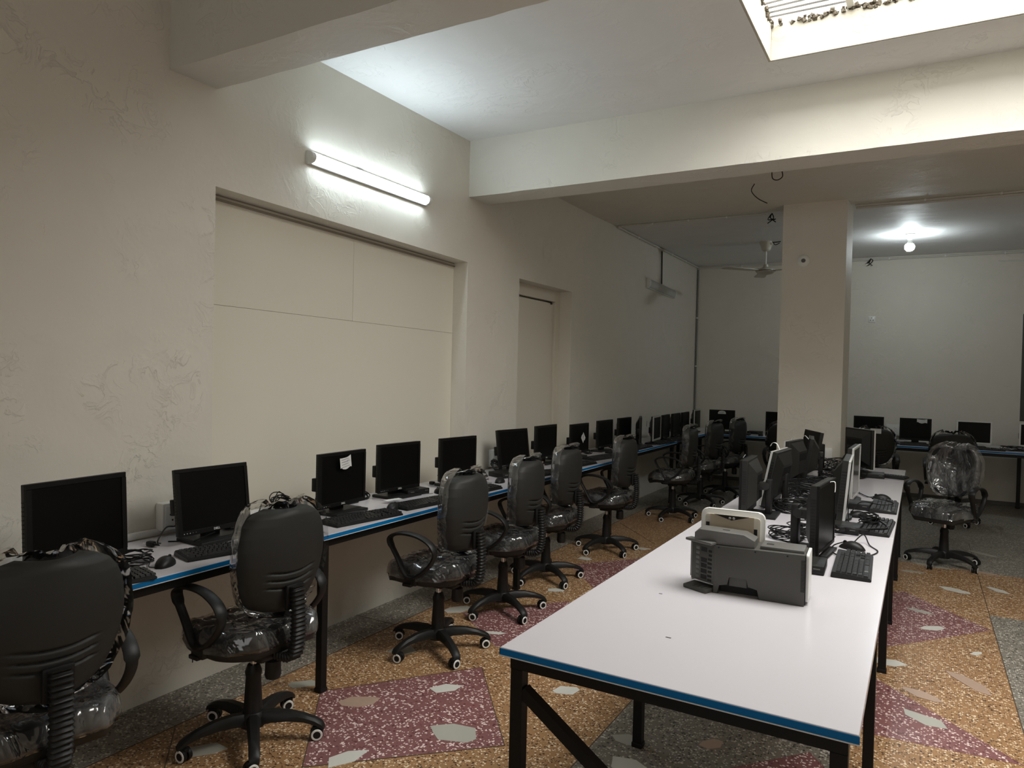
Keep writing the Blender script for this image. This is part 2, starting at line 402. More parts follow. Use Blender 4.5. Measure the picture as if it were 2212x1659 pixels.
# painted boards that close the recess
def board(y0, y1, z0, z0b, z1, z1b):
    bm = NB()
    vs = [(D-.02, y0, z0), (D-.02, y1, z0b), (D-.02, y1, z1b), (D-.02, y0, z1)]
    ws = [(D, y, z) for _, y, z in vs]
    a = [bm.verts.new(v) for v in vs]; b = [bm.verts.new(v) for v in ws]
    bm.faces.new(a[::-1]); bm.faces.new(b)
    for i in range(4): bm.faces.new((a[i], a[(i+1) % 4], b[(i+1) % 4], b[i]))
    return obj('board_panel', bm, BOARD, wall_left, smooth=False)
s_ = 0.0009
zs = lambda y: 1.835-.023*(y-yr0)/(yr1-yr0)
board(yr0+s_, yr1-s_, zr0, zr0, zs(yr0)-s_, zs(yr1)-s_)
board(yr0+s_, 3.40-s_, zs(yr0)+s_, zs(3.40)+s_, zt(yr0)-.004, zt(3.40)-.004)
board(3.40+s_, yr1-s_, zs(3.40)+s_, zs(yr1)+s_, zt(3.40)-.004, zt(yr1)-.004)
bm = NB()
for dz0, dz1, xx in ((-.030, -.020, .012), (-.006, 0, .004)):
    vs = [bm.verts.new((x, y, zt(y)+dz)) for x in (D-.005, D+xx) for y in (yr0, yr1) for dz in (dz0, dz1)]
    for f in ((0, 1, 3, 2), (4, 6, 7, 5), (0, 2, 6, 4), (1, 5, 7, 3), (0, 4, 5, 1), (2, 3, 7, 6)): bm.faces.new([vs[k] for k in f])
obj('curtain_rail', bm, mat('rail_brown', (.30, .26, .21), .5), wall_left, smooth=False)
# boarded doorway in the niche
bm = NB(); box(bm, DN-.03, DN+.0, yn0+.10, yn1-.10, 0, zn1-.12, bev=.003)
door1 = struct('door_1', bm, BOARD, smooth=False)
bm = NB()
box(bm, DN-.02, DN+.02, yn0, yn0+.095, 0, zn1, bev=.003); box(bm, DN-.02, DN+.02, yn1-.095, yn1, 0, zn1, bev=.003)
box(bm, DN-.02, DN+.02, yn0+.095, yn1-.095, zn1-.105, zn1, bev=.003)
obj('door_frame', bm, BOARD, door1, smooth=False)
bm = NB(); box(bm, DN+.0, DN+.012, yn1-.17, yn1-.145, zn1-.135, zn1-.12, bev=.002); obj('door_catch', bm, GAP, door1)

# back wall with a dark shuttered opening
XW0, XW1, ZW0, ZW1 = 4.055, 5.3, 1.06, 2.385
bm = NB()
def WY(x0, x1, z0, z1, y=YB): wallface(bm, [(x0, y, z0), (x1, y, z0), (x1, y, z1), (x0, y, z1)])
WY(-.2, XW0, 0, 3.6); WY(XW1, XR, 0, 3.6); WY(XW0, XW1, 0, ZW0); WY(XW0, XW1, ZW1, 3.6)
for (x0, x1, z0, z1) in ((XW0, XW0, ZW0, ZW1), (XW1, XW1, ZW0, ZW1)):
    wallface(bm, [(x0, YB, z0), (x0, YB+.12, z0), (x0, YB+.12, z1), (x0, YB, z1)])
for z in (ZW0, ZW1): wallface(bm, [(XW0, YB, z), (XW1, YB, z), (XW1, YB+.12, z), (XW0, YB+.12, z)])
box(bm, -.3, XR+.2, YB+.14, YB+.24, 0, 3.6)
struct('wall_back', bm, WALL, smooth=False)
bm = NB(); box(bm, XW0, XW1, YB+.01, YB+.05, ZW0, ZW1)
w1 = struct('window_1', bm, DARKPANEL, smooth=False)
bm = NB()
for x in (XW0+.002, 4.6, XW1-.062): box(bm, x, x+.06, YB-.004, YB+.03, ZW0, ZW1, bev=.004)
obj('window_frame', bm, DARKPANEL, w1, smooth=False)
bm = NB(); box(bm, -.0, XR, YB-.010, YB, 0, .05, bev=.002)
struct('baseboard_back', bm, mat('dark_skirting', (0.12, 0.11, 0.10), 0.5), smooth=False)
# right wall, wall behind the camera (with a wide opening added for fill)
bm = NB(); box(bm, XR, XR+.2, YF-.2, YB+.2, 0, 3.6); struct('wall_right', bm, WALL, smooth=False)
bm = NB()
box(bm, -.3, 1.7, YF-.2, YF, 0, 3.6); box(bm, 5.5, XR+.2, YF-.2, YF, 0, 3.6); box(bm, 1.7, 5.5, YF-.2, YF, 0, .8); box(bm, 1.7, 5.5, YF-.2, YF, 2.6, 3.6)
struct('wall_front', bm, WALL, smooth=False)
bm = NB()
for x in (1.7, 2.95, 4.2, 5.44): box(bm, x, x+.06, YF-.14, YF-.08, .8, 2.6, bev=.004)
box(bm, 1.7, 5.5, YF-.14, YF-.08, .8, .86); box(bm, 1.7, 5.5, YF-.14, YF-.08, 2.54, 2.6)
struct('added_fill_window', bm, STEEL, smooth=False)  # frame of an unseen window, added to let soft fill in

# ceiling with the skylight opening
SX0, SX1, SY0, SY1 = 2.215, 4.75, 2.45, 4.09
bm = NB()
TH = 0.19
BY0, BY1 = 4.4975, 4.762
for x0, x1, y0, y1 in ((-.3, SX0, YF-.2, BY1), (SX1, XR+.2, YF-.2, BY1), (SX0, SX1, YF-.2, SY0), (SX0, SX1, SY1, BY1)):
    box(bm, x0, x1, y0, y1, ZC, ZC+TH+.15)
ceiling = struct('ceiling', bm, CEIL, smooth=False)
bm = NB(); box(bm, -.3, XR+.2, BY1, YB+.2, 3.18, 3.18+.47)
struct('ceiling', bm, CEIL, smooth=False)
bm = NB()   # shallow wide soffit between the beam and the column
pts = [(BY1, 3.165), (6.9, 3.160), (7.42, 3.172), (7.42, 3.19), (BY1, 3.19)]
Mx = Matrix(((0, 0, 1, 0), (1, 0, 0, 0), (0, 1, 0, 0), (0, 0, 0, 1)))
prism(bm, pts, 0, XR, Mx); struct('trim_1', bm, BEAM, smooth=False)
# beams
def wobble_box(bm, x0, x1, y0, y1, z0, z1, n=60, amp=0.0015, seed=1):
    rnd = random.Random(seed); rows = []
    for i in range(n+1):
        x = x0+(x1-x0)*i/n; a, b, c, d = [rnd.uniform(-amp, amp) for _ in range(4)]
        rows.append([bm.verts.new(p) for p in ((x, y0+a, z1), (x, y0+a, z0+b), (x, y1+c, z0+d), (x, y1+c, z1))])
    for p, q in zip(rows, rows[1:]):
        for k in range(4): bm.faces.new((p[k], p[(k+1) % 4], q[(k+1) % 4], q[k]))
    bm.faces.new(rows[0]); bm.faces.new(rows[-1][::-1])
bm = NB(); wobble_box(bm, 0, XR, BY0, BY1, 2.832, ZC)
b2 = struct('ceiling_beam', bm, BEAM); b2['label'] = 'wide pale beam spanning the room behind the skylight'
bm = NB(); wobble_box(bm, 0, XR, 2.035, 2.285, 2.858, ZC, seed=5)
b1 = struct('ceiling_beam', bm, BEAM); b1['label'] = 'near beam crossing the top left corner'
# column
CX0, CX1, CY0, CY1 = 1.808, 2.362, 7.16, 7.62
bm = NB(); prism(bm, [(CX0, CY0), (CX1, CY0), (CX1+.012, CY1), (CX0, CY1)], 0, 3.18, bev=0.0)
col = struct('column', bm, WALL, smooth=False); col['label'] = 'square cream column under the ceiling in the middle of the room'

# skylight: shaft, broken concrete rim, wires and flat bar
SHAFT = plaster('skylight_shaft_paint', (0.52, 0.49, 0.41), 0.8, 1.6)
bm = NB(); LZ = ZC+.002
box(bm, SX0-.0, SX0+.012, SY0, SY1, LZ, ZC+TH, bev=.002); box(bm, SX0+.012, SX1, SY1-.012, SY1, LZ, ZC+TH, bev=.002)
box(bm, SX1-.012, SX1, SY0, SY1-.012, LZ, ZC+TH); box(bm, SX0+.012, SX1-.012, SY0, SY0+.012, LZ, ZC+TH)
skl = struct('skylight', bm, SHAFT, smooth=False); skl['label'] = 'barred skylight opening in the ceiling'
bm = NB(); rnd = random.Random(3)
def rub(x, y):
    r = rnd.uniform(.004, .011); z = ZC+TH+rnd.uniform(-.014, .02)
    box(bm, -r, r, -r, r, -r*.7, r*.7, T(x, y, z, rnd.uniform(0, 3), rnd.uniform(0, 3)))
for i in range(420): rub(rnd.uniform(SX0, SX1), SY1-.01+rnd.uniform(-.012, .012))
for i in range(200): rub(SX0+.01+rnd.uniform(-.012, .012), rnd.uniform(SY0, SY1))
obj('broken_concrete_rim', bm, RUBBLE, skl, smooth=False)
zb = ZC+TH+.03
for k in range(7):
    bm = NB(); y0 = SY1-.06-.05*k - (.04 if k > 3 else 0); y1 = SY1-.03-.11*k
    tube(bm, [(SX0-.05, y0, zb), (SX0+1.2, (y0+y1)/2, zb-.004), (SX1+.05, y1, zb)], .007, 6); obj('wire', bm, WIRE, skl)
for x in (2.60, 3.45, 4.3):
    bm = NB(); box(bm, x, x+.035, SY0-.05, SY1+.05, zb-.022, zb-.012, bev=.002); obj('flat_bar', bm, WHITEPL, skl, smooth=False)

# ============================================================ CONDUITS, LAMPS, FAN
def conduit(pts, r, label, name='conduit', m=PIPE, clips=0):
    bm = NB(); tube(bm, pts, r, 8); o = obj(name, bm, m); tag(o, label, 'conduit')
    pts = [Vector(p) for p in pts]
    if clips:
        for a, b in zip(pts, pts[1:]):
            n = int((b-a).length/clips)
            for i in range(1, n+1):
                p = a.lerp(b, i/(n+1)); bm = NB(); d = (b-a).normalized()
                Mr = Matrix.Translation(p) @ d.to_track_quat('Z', 'Y').to_matrix().to_4x4()
                lathe(bm, [(r*1.5, -.008), (r*1.5, .008)], 8, Mr); obj('clip', bm, WHITEPL, o)
    return o
zc2 = 3.18
conduit([(0.02, 7.47, zc2-.012), (1.60, 7.47, zc2-.012)], .010, 'thin white conduit crossing the ceiling left of the column', clips=.45)
conduit([(2.40, 7.45, zc2-.012), (6.4, 7.45, zc2-.012)], .011, 'upper of two conduits crossing the ceiling right of the column', clips=.6)
conduit([(2.40, 7.56, zc2-.012), (6.4, 7.56, zc2-.012)], .011, 'lower of two conduits crossing the ceiling right of the column')
conduit([(0.014, 7.47, zc2-.016), (0.014, 10.76, zc2-.016)], .013, 'conduit running along the top of the left wall', clips=.8)
conduit([(0.012, 9.04, zc2-.04), (0.012, 9.06, 2.70)], .008, 'dark cable dropping down the left wall to the batten', m=CABLE)
conduit([(0.02, 10.765, zc2-.03), (6.4, 10.765, zc2-.03)], .014, 'conduit running along the top of the back wall', clips=.7)
conduit([(0.016, 10.762, zc2-.05), (0.016, 10.762, .95)], .013, 'vertical conduit in the far left corner', m=mat('grey_conduit', (.2, .2, .18), .5), clips=.9)
conduit([(3.75, 10.4, 3.0), (5.2, 10.4, 2.97)], .007, 'thin white rod hanging near the back wall on the right')
for x, y, lab in ((1.655, 7.44, 'black wire ends sticking out left of the column top'), (2.33+.02, 10.74, 'black wire ends hanging from the conduit on the back wall')):
    bm = NB(); rnd = random.Random(int(x*100))
    for k in range(4):
        tube(bm, spline([(x, y, zc2-.02), (x+rnd.uniform(-.04, .04), y, zc2-.05-rnd.uniform(0, .03)), (x+rnd.uniform(-.05, .05), y-.02, zc2-.08-rnd.uniform(0, .05))], 4), .005, 5)
    tag(obj('wire_ends', bm, CABLE), lab, 'wire')
bm = NB(); tube(bm, spline([(1.72, 6.25, 3.160), (1.69, 6.28, 3.11), (1.72, 6.40, 3.07), (1.78, 6.50, 3.045)], 6), .004, 5)
tag(obj('loose_wire', bm, CABLE), 'thin curved wire hanging from the ceiling behind the beam', 'wire')
bm = NB(); tube(bm, spline([(1.92, 5.9, 3.16), (1.925, 5.91, 3.10), (1.96, 5.92, 3.085), (1.995, 5.93, 3.11), (1.99, 5.93, 3.16)], 6), .004, 5)
tag(obj('hook', bm, CABLE), 'small steel hook in the ceiling behind the beam', 'hook')

# batten (tube) lights on the left wall
def batten(y0, y1, z0, z1, zz0, zz1, label, lit):
    """z0,z1: bottom/top at y0 ; zz: at y1"""
    L = math.hypot(y1-y0, zz0-z0); a = math.atan2(zz0-z0, y1-y0); h = z1-z0
    t = thing('batten_light', label, 'lamp', (0, y0, z0+h/2)); t.rotation_euler = (a, 0, 0)
    bm = NB(); box(bm, 0, .022, 0, L, -h/2, h/2, bev=.003); obj('housing', bm, WHITEPL, t)
    n = 12; prof = [(.018, -h/2+.004)] + [(.02+.034*cos(pi/2*(-1+2*i/n)), (h/2-.006)*sin(pi/2*(-1+2*i/n))) for i in range(n+1)] + [(.018, h/2-.004)]
    Mx2 = Matrix(((1, 0, 0, 0), (0, 0, 1, 0), (0, 1, 0, 0), (0, 0, 0, 1)))
    bm = NB(); prism(bm, prof, .03, L-.03, Mx2); obj('diffuser', bm, TUBE if lit else mat('unlit_diffuser', (.5, .5, .47), .4), t)
    for a0, a1 in ((0, .03), (L-.03, L)):
        bm = NB(); prism(bm, [(x*1.04, z*1.05) for x, z in prof], a0, a1, Mx2); obj('end_cap', bm, WHITEPL, t)
    if lit:
        bm = NB(); box(bm, 0, .01, .40, .46, h/2, h/2+.012, bev=.002); obj('mounting_clip', bm, CHROME, t)
batten(2.858, 3.962, 2.654, 2.726, 2.648, 2.722, 'lit white tube light glowing above the boarded recess', True)
batten(8.49, 9.58, 2.605, 2.728, 2.575, 2.680, 'unlit white batten high on the far part of the left wall', False)

# bulb and holder
BX, BY = 2.83, 9.2
t = thing('ceiling_bulb', 'bare lit bulb in a white holder on the far ceiling', 'lamp', (BX, BY, zc2))
bm = NB(); lathe(bm, [(.055, 0), (.055, -.012), (.035, -.03), (.028, -.05), (.024, -.07)], 20); obj('bulb_holder', bm, WHITEPL, t)
bm = NB(); lathe(bm, [(.018, -.06), (.022, -.085), (.040, -.115)], 20); obj('bulb_body', bm, WHITEPL, t)
bm = NB(); lathe(bm, [(.040, -.115), (.049, -.13), (.052, -.148), (.047, -.17), (.030, -.188), (.006, -.194)], 20); obj('bulb_glass', bm, BULB, t)

# ceiling fan
FX, FY = 1.30, 9.1
t = thing('ceiling_fan', 'white ceiling fan with three blades left of the column', 'fan', (FX, FY, zc2))
fm = mat('fan_cream_paint', (.55, .52, .44), .35)
bm = NB(); lathe(bm, [(.085, 0), (.08, -.02), (.065, -.05), (.05, -.10), (.03, -.115)], 20); obj('canopy', bm, fm, t)
bm = NB(); lathe(bm, [(.010, -.10), (.010, -.30)], 10); obj('down_rod', bm, WHITEPL, t)
bm = NB(); lathe(bm, [(.02, -.27), (.03, -.28), (.03, -.30), (.05, -.315), (.10, -.33), (.115, -.345), (.115, -.365), (.09, -.385), (.05, -.395), (.01, -.40)], 28); obj('motor', bm, fm, t)
bm = NB(); lathe(bm, [(.1165, -.350), (.1165, -.358)], 28); obj('motor_band', bm, CABLE, t)
for k in range(3):
    a = R_(-12+120*k); bm = NB(); Mb = T(0, 0, -.352, a, R_(3))
    prism(bm, [(.10, -.02), (.2, -.055), (.56, -.068), (.60, -.05), (.60, .05), (.56, .068), (.2, .055), (.10, .02)], -.003, .003, Mb)
    obj('blade', bm, fm, t)
bm = NB(); tube(bm, spline([(.06, -.01, -.01), (.12, -.03, -.015), (.17, -.02, -.01)], 5), .006, 5); tube(bm, spline([(.08, 0, -.01), (.11, -.02, -.045), (.16, -.04, -.03)], 5), .005, 5)
obj('wire', bm, CABLE, t)

# small fittings
t = thing('ceiling_rose_plate', 'round white fitting high on the column', 'fitting', (2.00, CY0, 2.628)); t.rotation_euler = (R_(90), 0, 0)
bm = NB(); lathe(bm, [(.055, 0), (.055, .008), (.045, .016), (.03, .018)], 24); obj('cover', bm, WHITEPL, t)
bm = NB(); lathe(bm, [(.02, .016), (.018, .026)], 16); obj('centre', bm, GREYPL2, t)
def outlet(name, label, M, w, h, d, holes, cat='socket', m=WHITEPL):
    t = thing(name, label, cat); t.matrix_world = M
    bm = NB(); box(bm, -w/2, w/2, 0, d, -h/2, h/2, bev=min(.006, d*.3)); obj('box', bm, m, t)
    bm = NB(); box(bm, -w/2+.012, w/2-.012, d-.001, d+.004, -h/2+.012, h/2-.012, bev=.002); f = obj('face_plate', bm, m, t)
    for (x, z, s) in holes:
        bm = NB(); lathe(bm, [(s, 0), (s, .0015)], 10, T(x, d+.004, z, 0, R_(-90))); obj('socket_hole', bm, HOLE, f)
    return t
hol = [(-.012+dx, dz, .004) for dx, dz in ((0, .02), (-.014, .0), (.014, .0), (0, -.012), (-.014, -.026), (.014, -.026), (.02, .028))]
Mleft = lambda y, z: Matrix.Translation((0, y, z)) @ Matrix.Rotation(R_(-90), 4, 'Z')
Mback = lambda x, y, z: Matrix.Translation((x, y, z)) @ Matrix.Rotation(R_(180), 4, 'Z')
outlet('socket_box', 'white socket box on the left wall beside the second monitor', Mleft(2.08, .835), .17, .125, .055, hol + [(.03, .01, .004), (.05, .01, .004), (.04, -.015, .004)])
outlet('socket_box', 'white socket box on the wall beyond the recess, behind cables', Mleft(4.93, .83), .14, .14, .05, hol)
outlet('wall_socket', 'small white socket high on the back wall right of the column', Mback(2.385, YB, 2.345), .085, .085, .012, [(0, .018, .006), (-.016, -.012, .006), (.016, -.012, .006)])
outlet('socket_box', 'white socket box on the back wall beside a monitor with a note', Mback(2.70, YB, .87), .20, .15, .04, hol)
outlet('switch_box', 'white switch box low on the column above the cables', Mback(2.25, CY0, .84), .10, .11, .03, [])
# cable trunking on the wall
bm = NB(); box(bm, 0, .022, -.5, 2.9, .752, .782, bev=.004)
tag(obj('cable_trunking', bm, WHITEPL), 'white plastic trunking along the wall just above the near table', 'trunking')
# scratches on wall under table
bm = NB(); box(bm, -.001, .0012, 2.118, 2.126, .355, .385); box(bm, -.001, .0012, 2.195, 2.20, .10, .125); box(bm, -.001, .0012, 2.205, 2.215, .125, .145)
obj('scuff_mark', bm, HOLE, wall_left, smooth=False)

# ============================================================ TABLES
def table(x0, x1, y0, y1, label, edges, legs, braces=(), rz=0, group=None, cx=0, cy=0):
    t = thing('long_table', label, 'table', (cx, cy, 0), rz, group)
    bm = NB(); box(bm, x0, x1, y0, y1, .728, .75, bev=.0012, seg=1); obj('tabletop', bm, LAM, t, smooth=False)
    e = .0015
    bm = NB()
    if 'S' in edges: box(bm, x0-e, x1+e, y0-e, y0, .730, .747)
    if 'E' in edges: box(bm, x1, x1+e, y0-e, y1+e, .730, .747)
    if 'W' in edges: box(bm, x0-e, x0, y0-e, y1+e, .730, .747)
    if len(bm.verts): obj('edge_band', bm, EDGE, t, smooth=False)
    bm = NB()
    if 'S' in edges: box(bm, x0-e, x1+e, y0-e*1.3, y0, .7265, .7295)
    if 'E' in edges: box(bm, x1, x1+e*1.3, y0-e, y1+e, .7265, .7295)
    if 'W' in edges: box(bm, x0-e*1.3, x0, y0-e, y1+e, .7265, .7295)
    if len(bm.verts): obj('edge_line', bm, EDGE2, t, smooth=False)
    bm = NB(); i = .022; w = .038; zt_, zb_ = .728, .688
    box(bm, x0+i, x1-i, y0+i, y0+i+w, zb_, zt_); box(bm, x0+i, x1-i, y1-i-w, y1-i, zb_, zt_)
    box(bm, x0+i, x0+i+w, y0+i+w, y1-i-w, zb_, zt_); box(bm, x1-i-w, x1-i, y0+i+w, y1-i-w, zb_, zt_)
    obj('apron_frame', bm, STEEL, t, smooth=False)
    for (x, y) in legs:
        bm = NB(); box(bm, x-.019, x+.019, y-.019, y+.019, .004, zb_, bev=.002, seg=1)
        l = obj('leg', bm, STEEL, t, smooth=False)
        bm = NB(); box(bm, x-.022, x+.022, y-.022, y+.022, 0, .02, bev=.003); obj('foot_cap', bm, RUBBER, l)
    for a, b in braces:
        bm = NB(); a = Vector(a); b = Vector(b); d = (b-a); Lb = d.length
        Mb = Matrix.Translation(a) @ d.to_track_quat('Z', 'Y').to_matrix().to_4x4()
        box(bm, -.016, .016, -.016, .016, 0, Lb, Mb); obj('brace', bm, STEEL, t, smooth=False)
    return t
gW = 'long tables in a row along the left wall'
def wt(x, y0, y1, lab, legs_y=None):
    ys = legs_y or (y0+.045, y1-.045)
    return table(.028, x, y0+.002, y1-.002, lab, 'E', [(x-.045, y) for y in ys], group=gW)
wt(.603, .10, 2.42, 'white blue-edged wall table under the two nearest monitors', (.145,))
wt(.618, 2.42, 4.32, 'white blue-edged wall table in front of the boarded recess', (2.465,))
wt(.606, 4.32, 6.28, 'white blue-edged wall table in front of the boarded doorway niche', (4.36,))
wt(.50, 6.28, 8.30, 'white blue-edged wall table past the doorway niche, second from the far end', (6.325,))
wt(.47, 8.30, 9.72, 'white blue-edged wall table in the far left corner', (8.345, 9.6))
gB = 'long tables in a row along the back wall'
def bt(x0, x1, lab):
    return table(x0+.002, x1-.002, 9.74, 10.68, lab, 'S', [(x0+.05, 9.785), (x1-.05, 9.785), (x0+.05, 10.62), (x1-.05, 10.62)], group=gB)
bt(.02, 2.05, 'white blue-edged back table left of the column')
bt(2.05, 4.1, 'white blue-edged back table right of the column')
bt(4.1, 6.15, 'white blue-edged back table under the dark window')
gC = 'long tables end to end down the middle of the room'
table(1.979, 2.893, 1.728, 3.98, 'nearest white table of the middle row, carrying the grey printer', 'SW',
      [(2.02, 1.77), (2.852, 1.77), (2.02, 2.80), (2.852, 3.05)], braces=(((2.035, 1.77, .625), (2.84, 1.77, .075)),), group=gC)
table(1.979, 2.893, 3.984, 6.24, 'second white table of the middle row, crowded with monitors and cables', 'W',
      [(2.02, 4.03), (2.852, 5.06), (2.02, 5.06), (2.852, 4.20), (2.02, 6.19), (2.852, 6.19)], group=gC)
table(1.979, 2.893, 6.244, 7.08, 'short white table at the far end of the middle row beside the column', 'W',
      [(2.02, 6.29), (2.852, 6.29), (2.02, 7.03), (2.852, 7.03)], group=gC)
bm = NB(); box(bm, 2.352, 2.368, 2.06, 2.065, .7501, .7508); box(bm, 2.20, 2.212, 2.46, 2.464, .7501, .7508)
o = obj('table_scratch', bm, GAP); tag(o, 'tiny dark chips on the white top of the nearest middle table', 'mark')

# ============================================================ OFFICE CHAIR (front = +Y)
def pillow(bm, outline_w, z0, z1, nrow, ncol, f_front, f_back, shape, M=I4):
    """closed sheet pair. shape(t,s) -> (x,z); f_front/back (t,s)->y"""
    A = []; B = []
    for i in range(nrow+1):
        t = i/nrow; ra = []; rb = []
        for j in range(ncol+1):
            s = -1+2*j/ncol; x, z = shape(t, s)
            ra.append(bm.verts.new(M @ Vector((x, f_front(t, s), z)))); rb.append(bm.verts.new(M @ Vector((x, f_back(t, s), z))))
        A.append(ra); B.append(rb)
    for i in range(nrow):
        for j in range(ncol):
            bm.faces.new((A[i][j], A[i][j+1], A[i+1][j+1], A[i+1][j])); bm.faces.new((B[i][j], B[i+1][j], B[i+1][j+1], B[i][j+1]))
    for i in range(nrow):
        for j in (0, ncol):
            bm.faces.new((A[i][j], A[i+1][j], B[i+1][j], B[i][j]))
    for j in range(ncol):
        for i in (0, nrow):
            bm.faces.new((A[i][j], A[i][j+1], B[i][j+1], B[i][j]))
def back_w(t):
    P = [(0, .055), (.02, .085), (.06, .118), (.13, .147), (.22, .167), (.35, .185), (.5, .195), (.64, .196), (.76, .190), (.86, .176), (.93, .154), (.975, .120), (1, .078)]
    for (a, x), (b, y) in zip(P, P[1:]):
        if t <= b:
            k = (t-a)/(b-a); return x+(y-x)*k
    return P[-1][1]
BZ0, BZ1 = .565, .975
def back_shape(t, s, g=0.0):
    tt = .5-.5*cos(pi*t) if 0 else t
    w = back_w(tt)*1.04+g; z = BZ0-g+(BZ1-BZ0+2*g)*tt
    return (w*s, z + .012*(1-s*s)*(1 if t > .97 else 0)*0)
def bend(s, t): return .062*s*s + .02*(t-.5)**2*4 - .035*(t-.45)     # y of the mid surface, curving forward at the sides, leaning back up
def edge_r(t, s):
    a = min(1, (1-abs(s))/.16); b = min(1, t/.07, (1-t)/.07); k = max(0, min(a, b)); return math.sqrt(max(0, 1-(1-k)**2))
BYC = -.215
def rear(t, s):
    y = BYC + bend(s, t) - .006 - .020*edge_r(t, s)
    x, z = back_shape(t, s)
    if abs(x) < .115:
        for k in range(3):
            zz = .728-.030*k + 1.1*x*x
            y += .010*math.exp(-((z-zz)/.0042)**2)*min(1, (.115-abs(x))/.02)
    return y
def make_chair(name, film_top=True):
    t = thing(name, 'x', 'chair')
    NR, NCc = 150, 26
    bm = NB(); pillow(bm, None, 0, 0, NR, NCc, lambda t, s: BYC+bend(s, t)+.004, rear, back_shape)
    bs = obj('backrest_shell', bm, SHELL, t, ang=60)
    bm = NB(); pillow(bm, None, 0, 0, 24, 16, lambda t, s: BYC+bend(s, t)+.006+.045*edge_r(t, s), lambda t, s: BYC+bend(s, t)+.003, lambda t, s: back_shape(t, s, -.002))
    bc = obj('backrest_cushion', bm, FABRIC, t, ang=60)
    # wrinkled clear film around front and edges of the back
    rnd = random.Random(11)
    def wr(t, s):
        p = Vector((s*2.2, t*2.0, 3.1)); q = Vector((s*7+2*t, t*3.0, 7.7))
        return .008*noise.noise(p*1.3)+.007*noise.noise(q)
    bm = NB()
    rows = []; n1, n2 = 54, 44
    for i in range(n1+1):
        tt = i/n1; r = []
        for j in range(n2+1):
            s = -1+2*j/n2; x, z = back_shape(tt, s, .010)
            k = edge_r(tt, s)
            r.append(bm.verts.new((x, BYC+bend(s, tt)+.010+.052*k+wr(tt, s)*(.3+k), z + (.030*max(0, (tt-.88)/.12)*(.5+noise.noise(Vector((s*4, .3, 2)))) ))))
        rows.append(r)
    for a, b in zip(rows, rows[1:]):
        for j in range(n2): bm.faces.new((a[j], a[j+1], b[j+1], b[j]))
    # skirt turning round the rim to the rear
    rim = rows[0] + [r[-1] for r in rows[1:]] + rows[-1][::-1][1:] + [r[0] for r in rows[::-1][1:-1]]
    outer = []
    for q, v in enumerate(rim):
        c = v.co; dx = c.x/.2; dz = (c.z-.77)/.2; l = math.hypot(dx, dz) or 1
        g_ = .004+.008*(.5+noise.noise(Vector((q*.13, 2, 1))))
        outer.append(bm.verts.new((c.x+dx/l*g_, c.y-.036-.008*noise.noise(Vector((q*.17, 5, 3))), c.z+dz/l*g_)))
    for q in range(len(rim)): bm.faces.new((rim[q], rim[(q+1) % len(rim)], outer[(q+1) % len(rim)], outer[q]))
    o = obj('backrest_film', bm, FILM, t, ang=180); o['label'] = 'wrinkled clear plastic film over the backrest'
    # seat
    SZ = .445
    def seat_shape(t, s, g=0.0):
        a = 2*t-1; w = (.235+g)*(1-abs(a)**3.2*.42) * (1 if a < .0 else 1.0)
        return (w*s, a)
    def seat(bm, g, top, bot, n1=26, n2=24):
        A = []; B = []
        for i in range(n1+1):
            tt = i/n1; ra = []; rb = []
            for j in range(n2+1):
                s = -1+2*j/n2; x, a = seat_shape(tt, s, g); y = .02+a*(.225+g)
                ra.append(bm.verts.new((x, y, top(tt, s, x, y)))); rb.append(bm.verts.new((x, y, bot(tt, s, x, y))))
            A.append(ra); B.append(rb)
        for i in range(n1):
            for j in range(n2):
                bm.faces.new((A[i][j], A[i][j+1], A[i+1][j+1], A[i+1][j]))
                if bot is not None: bm.faces.new((B[i][j], B[i+1][j], B[i+1][j+1], B[i][j+1]))
        for i in range(n1):
            for j in (0, n2): bm.faces.new((A[i][j], A[i+1][j], B[i+1][j], B[i][j]))
        for j in range(n2):
            for i in (0, n1): bm.faces.new((A[i][j], A[i][j+1], B[i][j+1], B[i][j]))
    water = lambda y: -.030*max(0, (y-.12)/.12)**2 + .012*max(0, (-y-.05)/.15)
    er = lambda t, s: edge_r(.5+(t-.5)*1.0, s)
    bm = NB(); seat(bm, 0, lambda t, s, x, y: SZ+water(y)+.052*er(t, s)-.008*(1-abs(s))**2+.01*s*s*0, lambda t, s, x, y: SZ+water(y)-.004)
    obj('seat_cushion', bm, FABRIC, t, ang=60)
    bm = NB(); seat(bm, -.002, lambda t, s, x, y: SZ+water(y)-.002, lambda t, s, x, y: SZ+water(y)-.010-.038*min(1, er(t, s)*1.0))
    obj('seat_pan', bm, SHELL, t, ang=60)
    bm = NB()
    seat(bm, .006, lambda t, s, x, y: SZ+water(y)+.004+.056*er(t, s)+.010*(.5+noise.noise(Vector((x*14, y*30+x*10, 1.5))))*er(t, s)+.004*noise.noise(Vector((x*50, y*60, 4))), lambda t, s, x, y: SZ+water(y)-.012+.004*noise.noise(Vector((x*25, y*25, 9))), 48, 48)
    bmesh.ops.delete(bm, geom=[f for f in bm.faces if f.normal.z < -.7 or all(v.co.z < SZ-.004 for v in f.verts)], context='FACES_ONLY')
    o = obj('seat_film', bm, FILM, t, ang=180); o['label'] = 'wrinkled clear plastic film over the seat'
    # mechanism and lever knob
    bm = NB(); box(bm, -.085, .085, -.15, .12, .365, .415, bev=.018, seg=3); box(bm, -.05, .05, -.05, .05, .345, .37, bev=.01)
    obj('tilt_mechanism', bm, CHAIRPL, t)
    bm = NB(); lathe(bm, [(.018, .365), (.030, .355), (.033, .30), (.028, .285)], 14, T(.0, -.12, 0)); obj('tension_knob', bm, CHAIRPL, t)
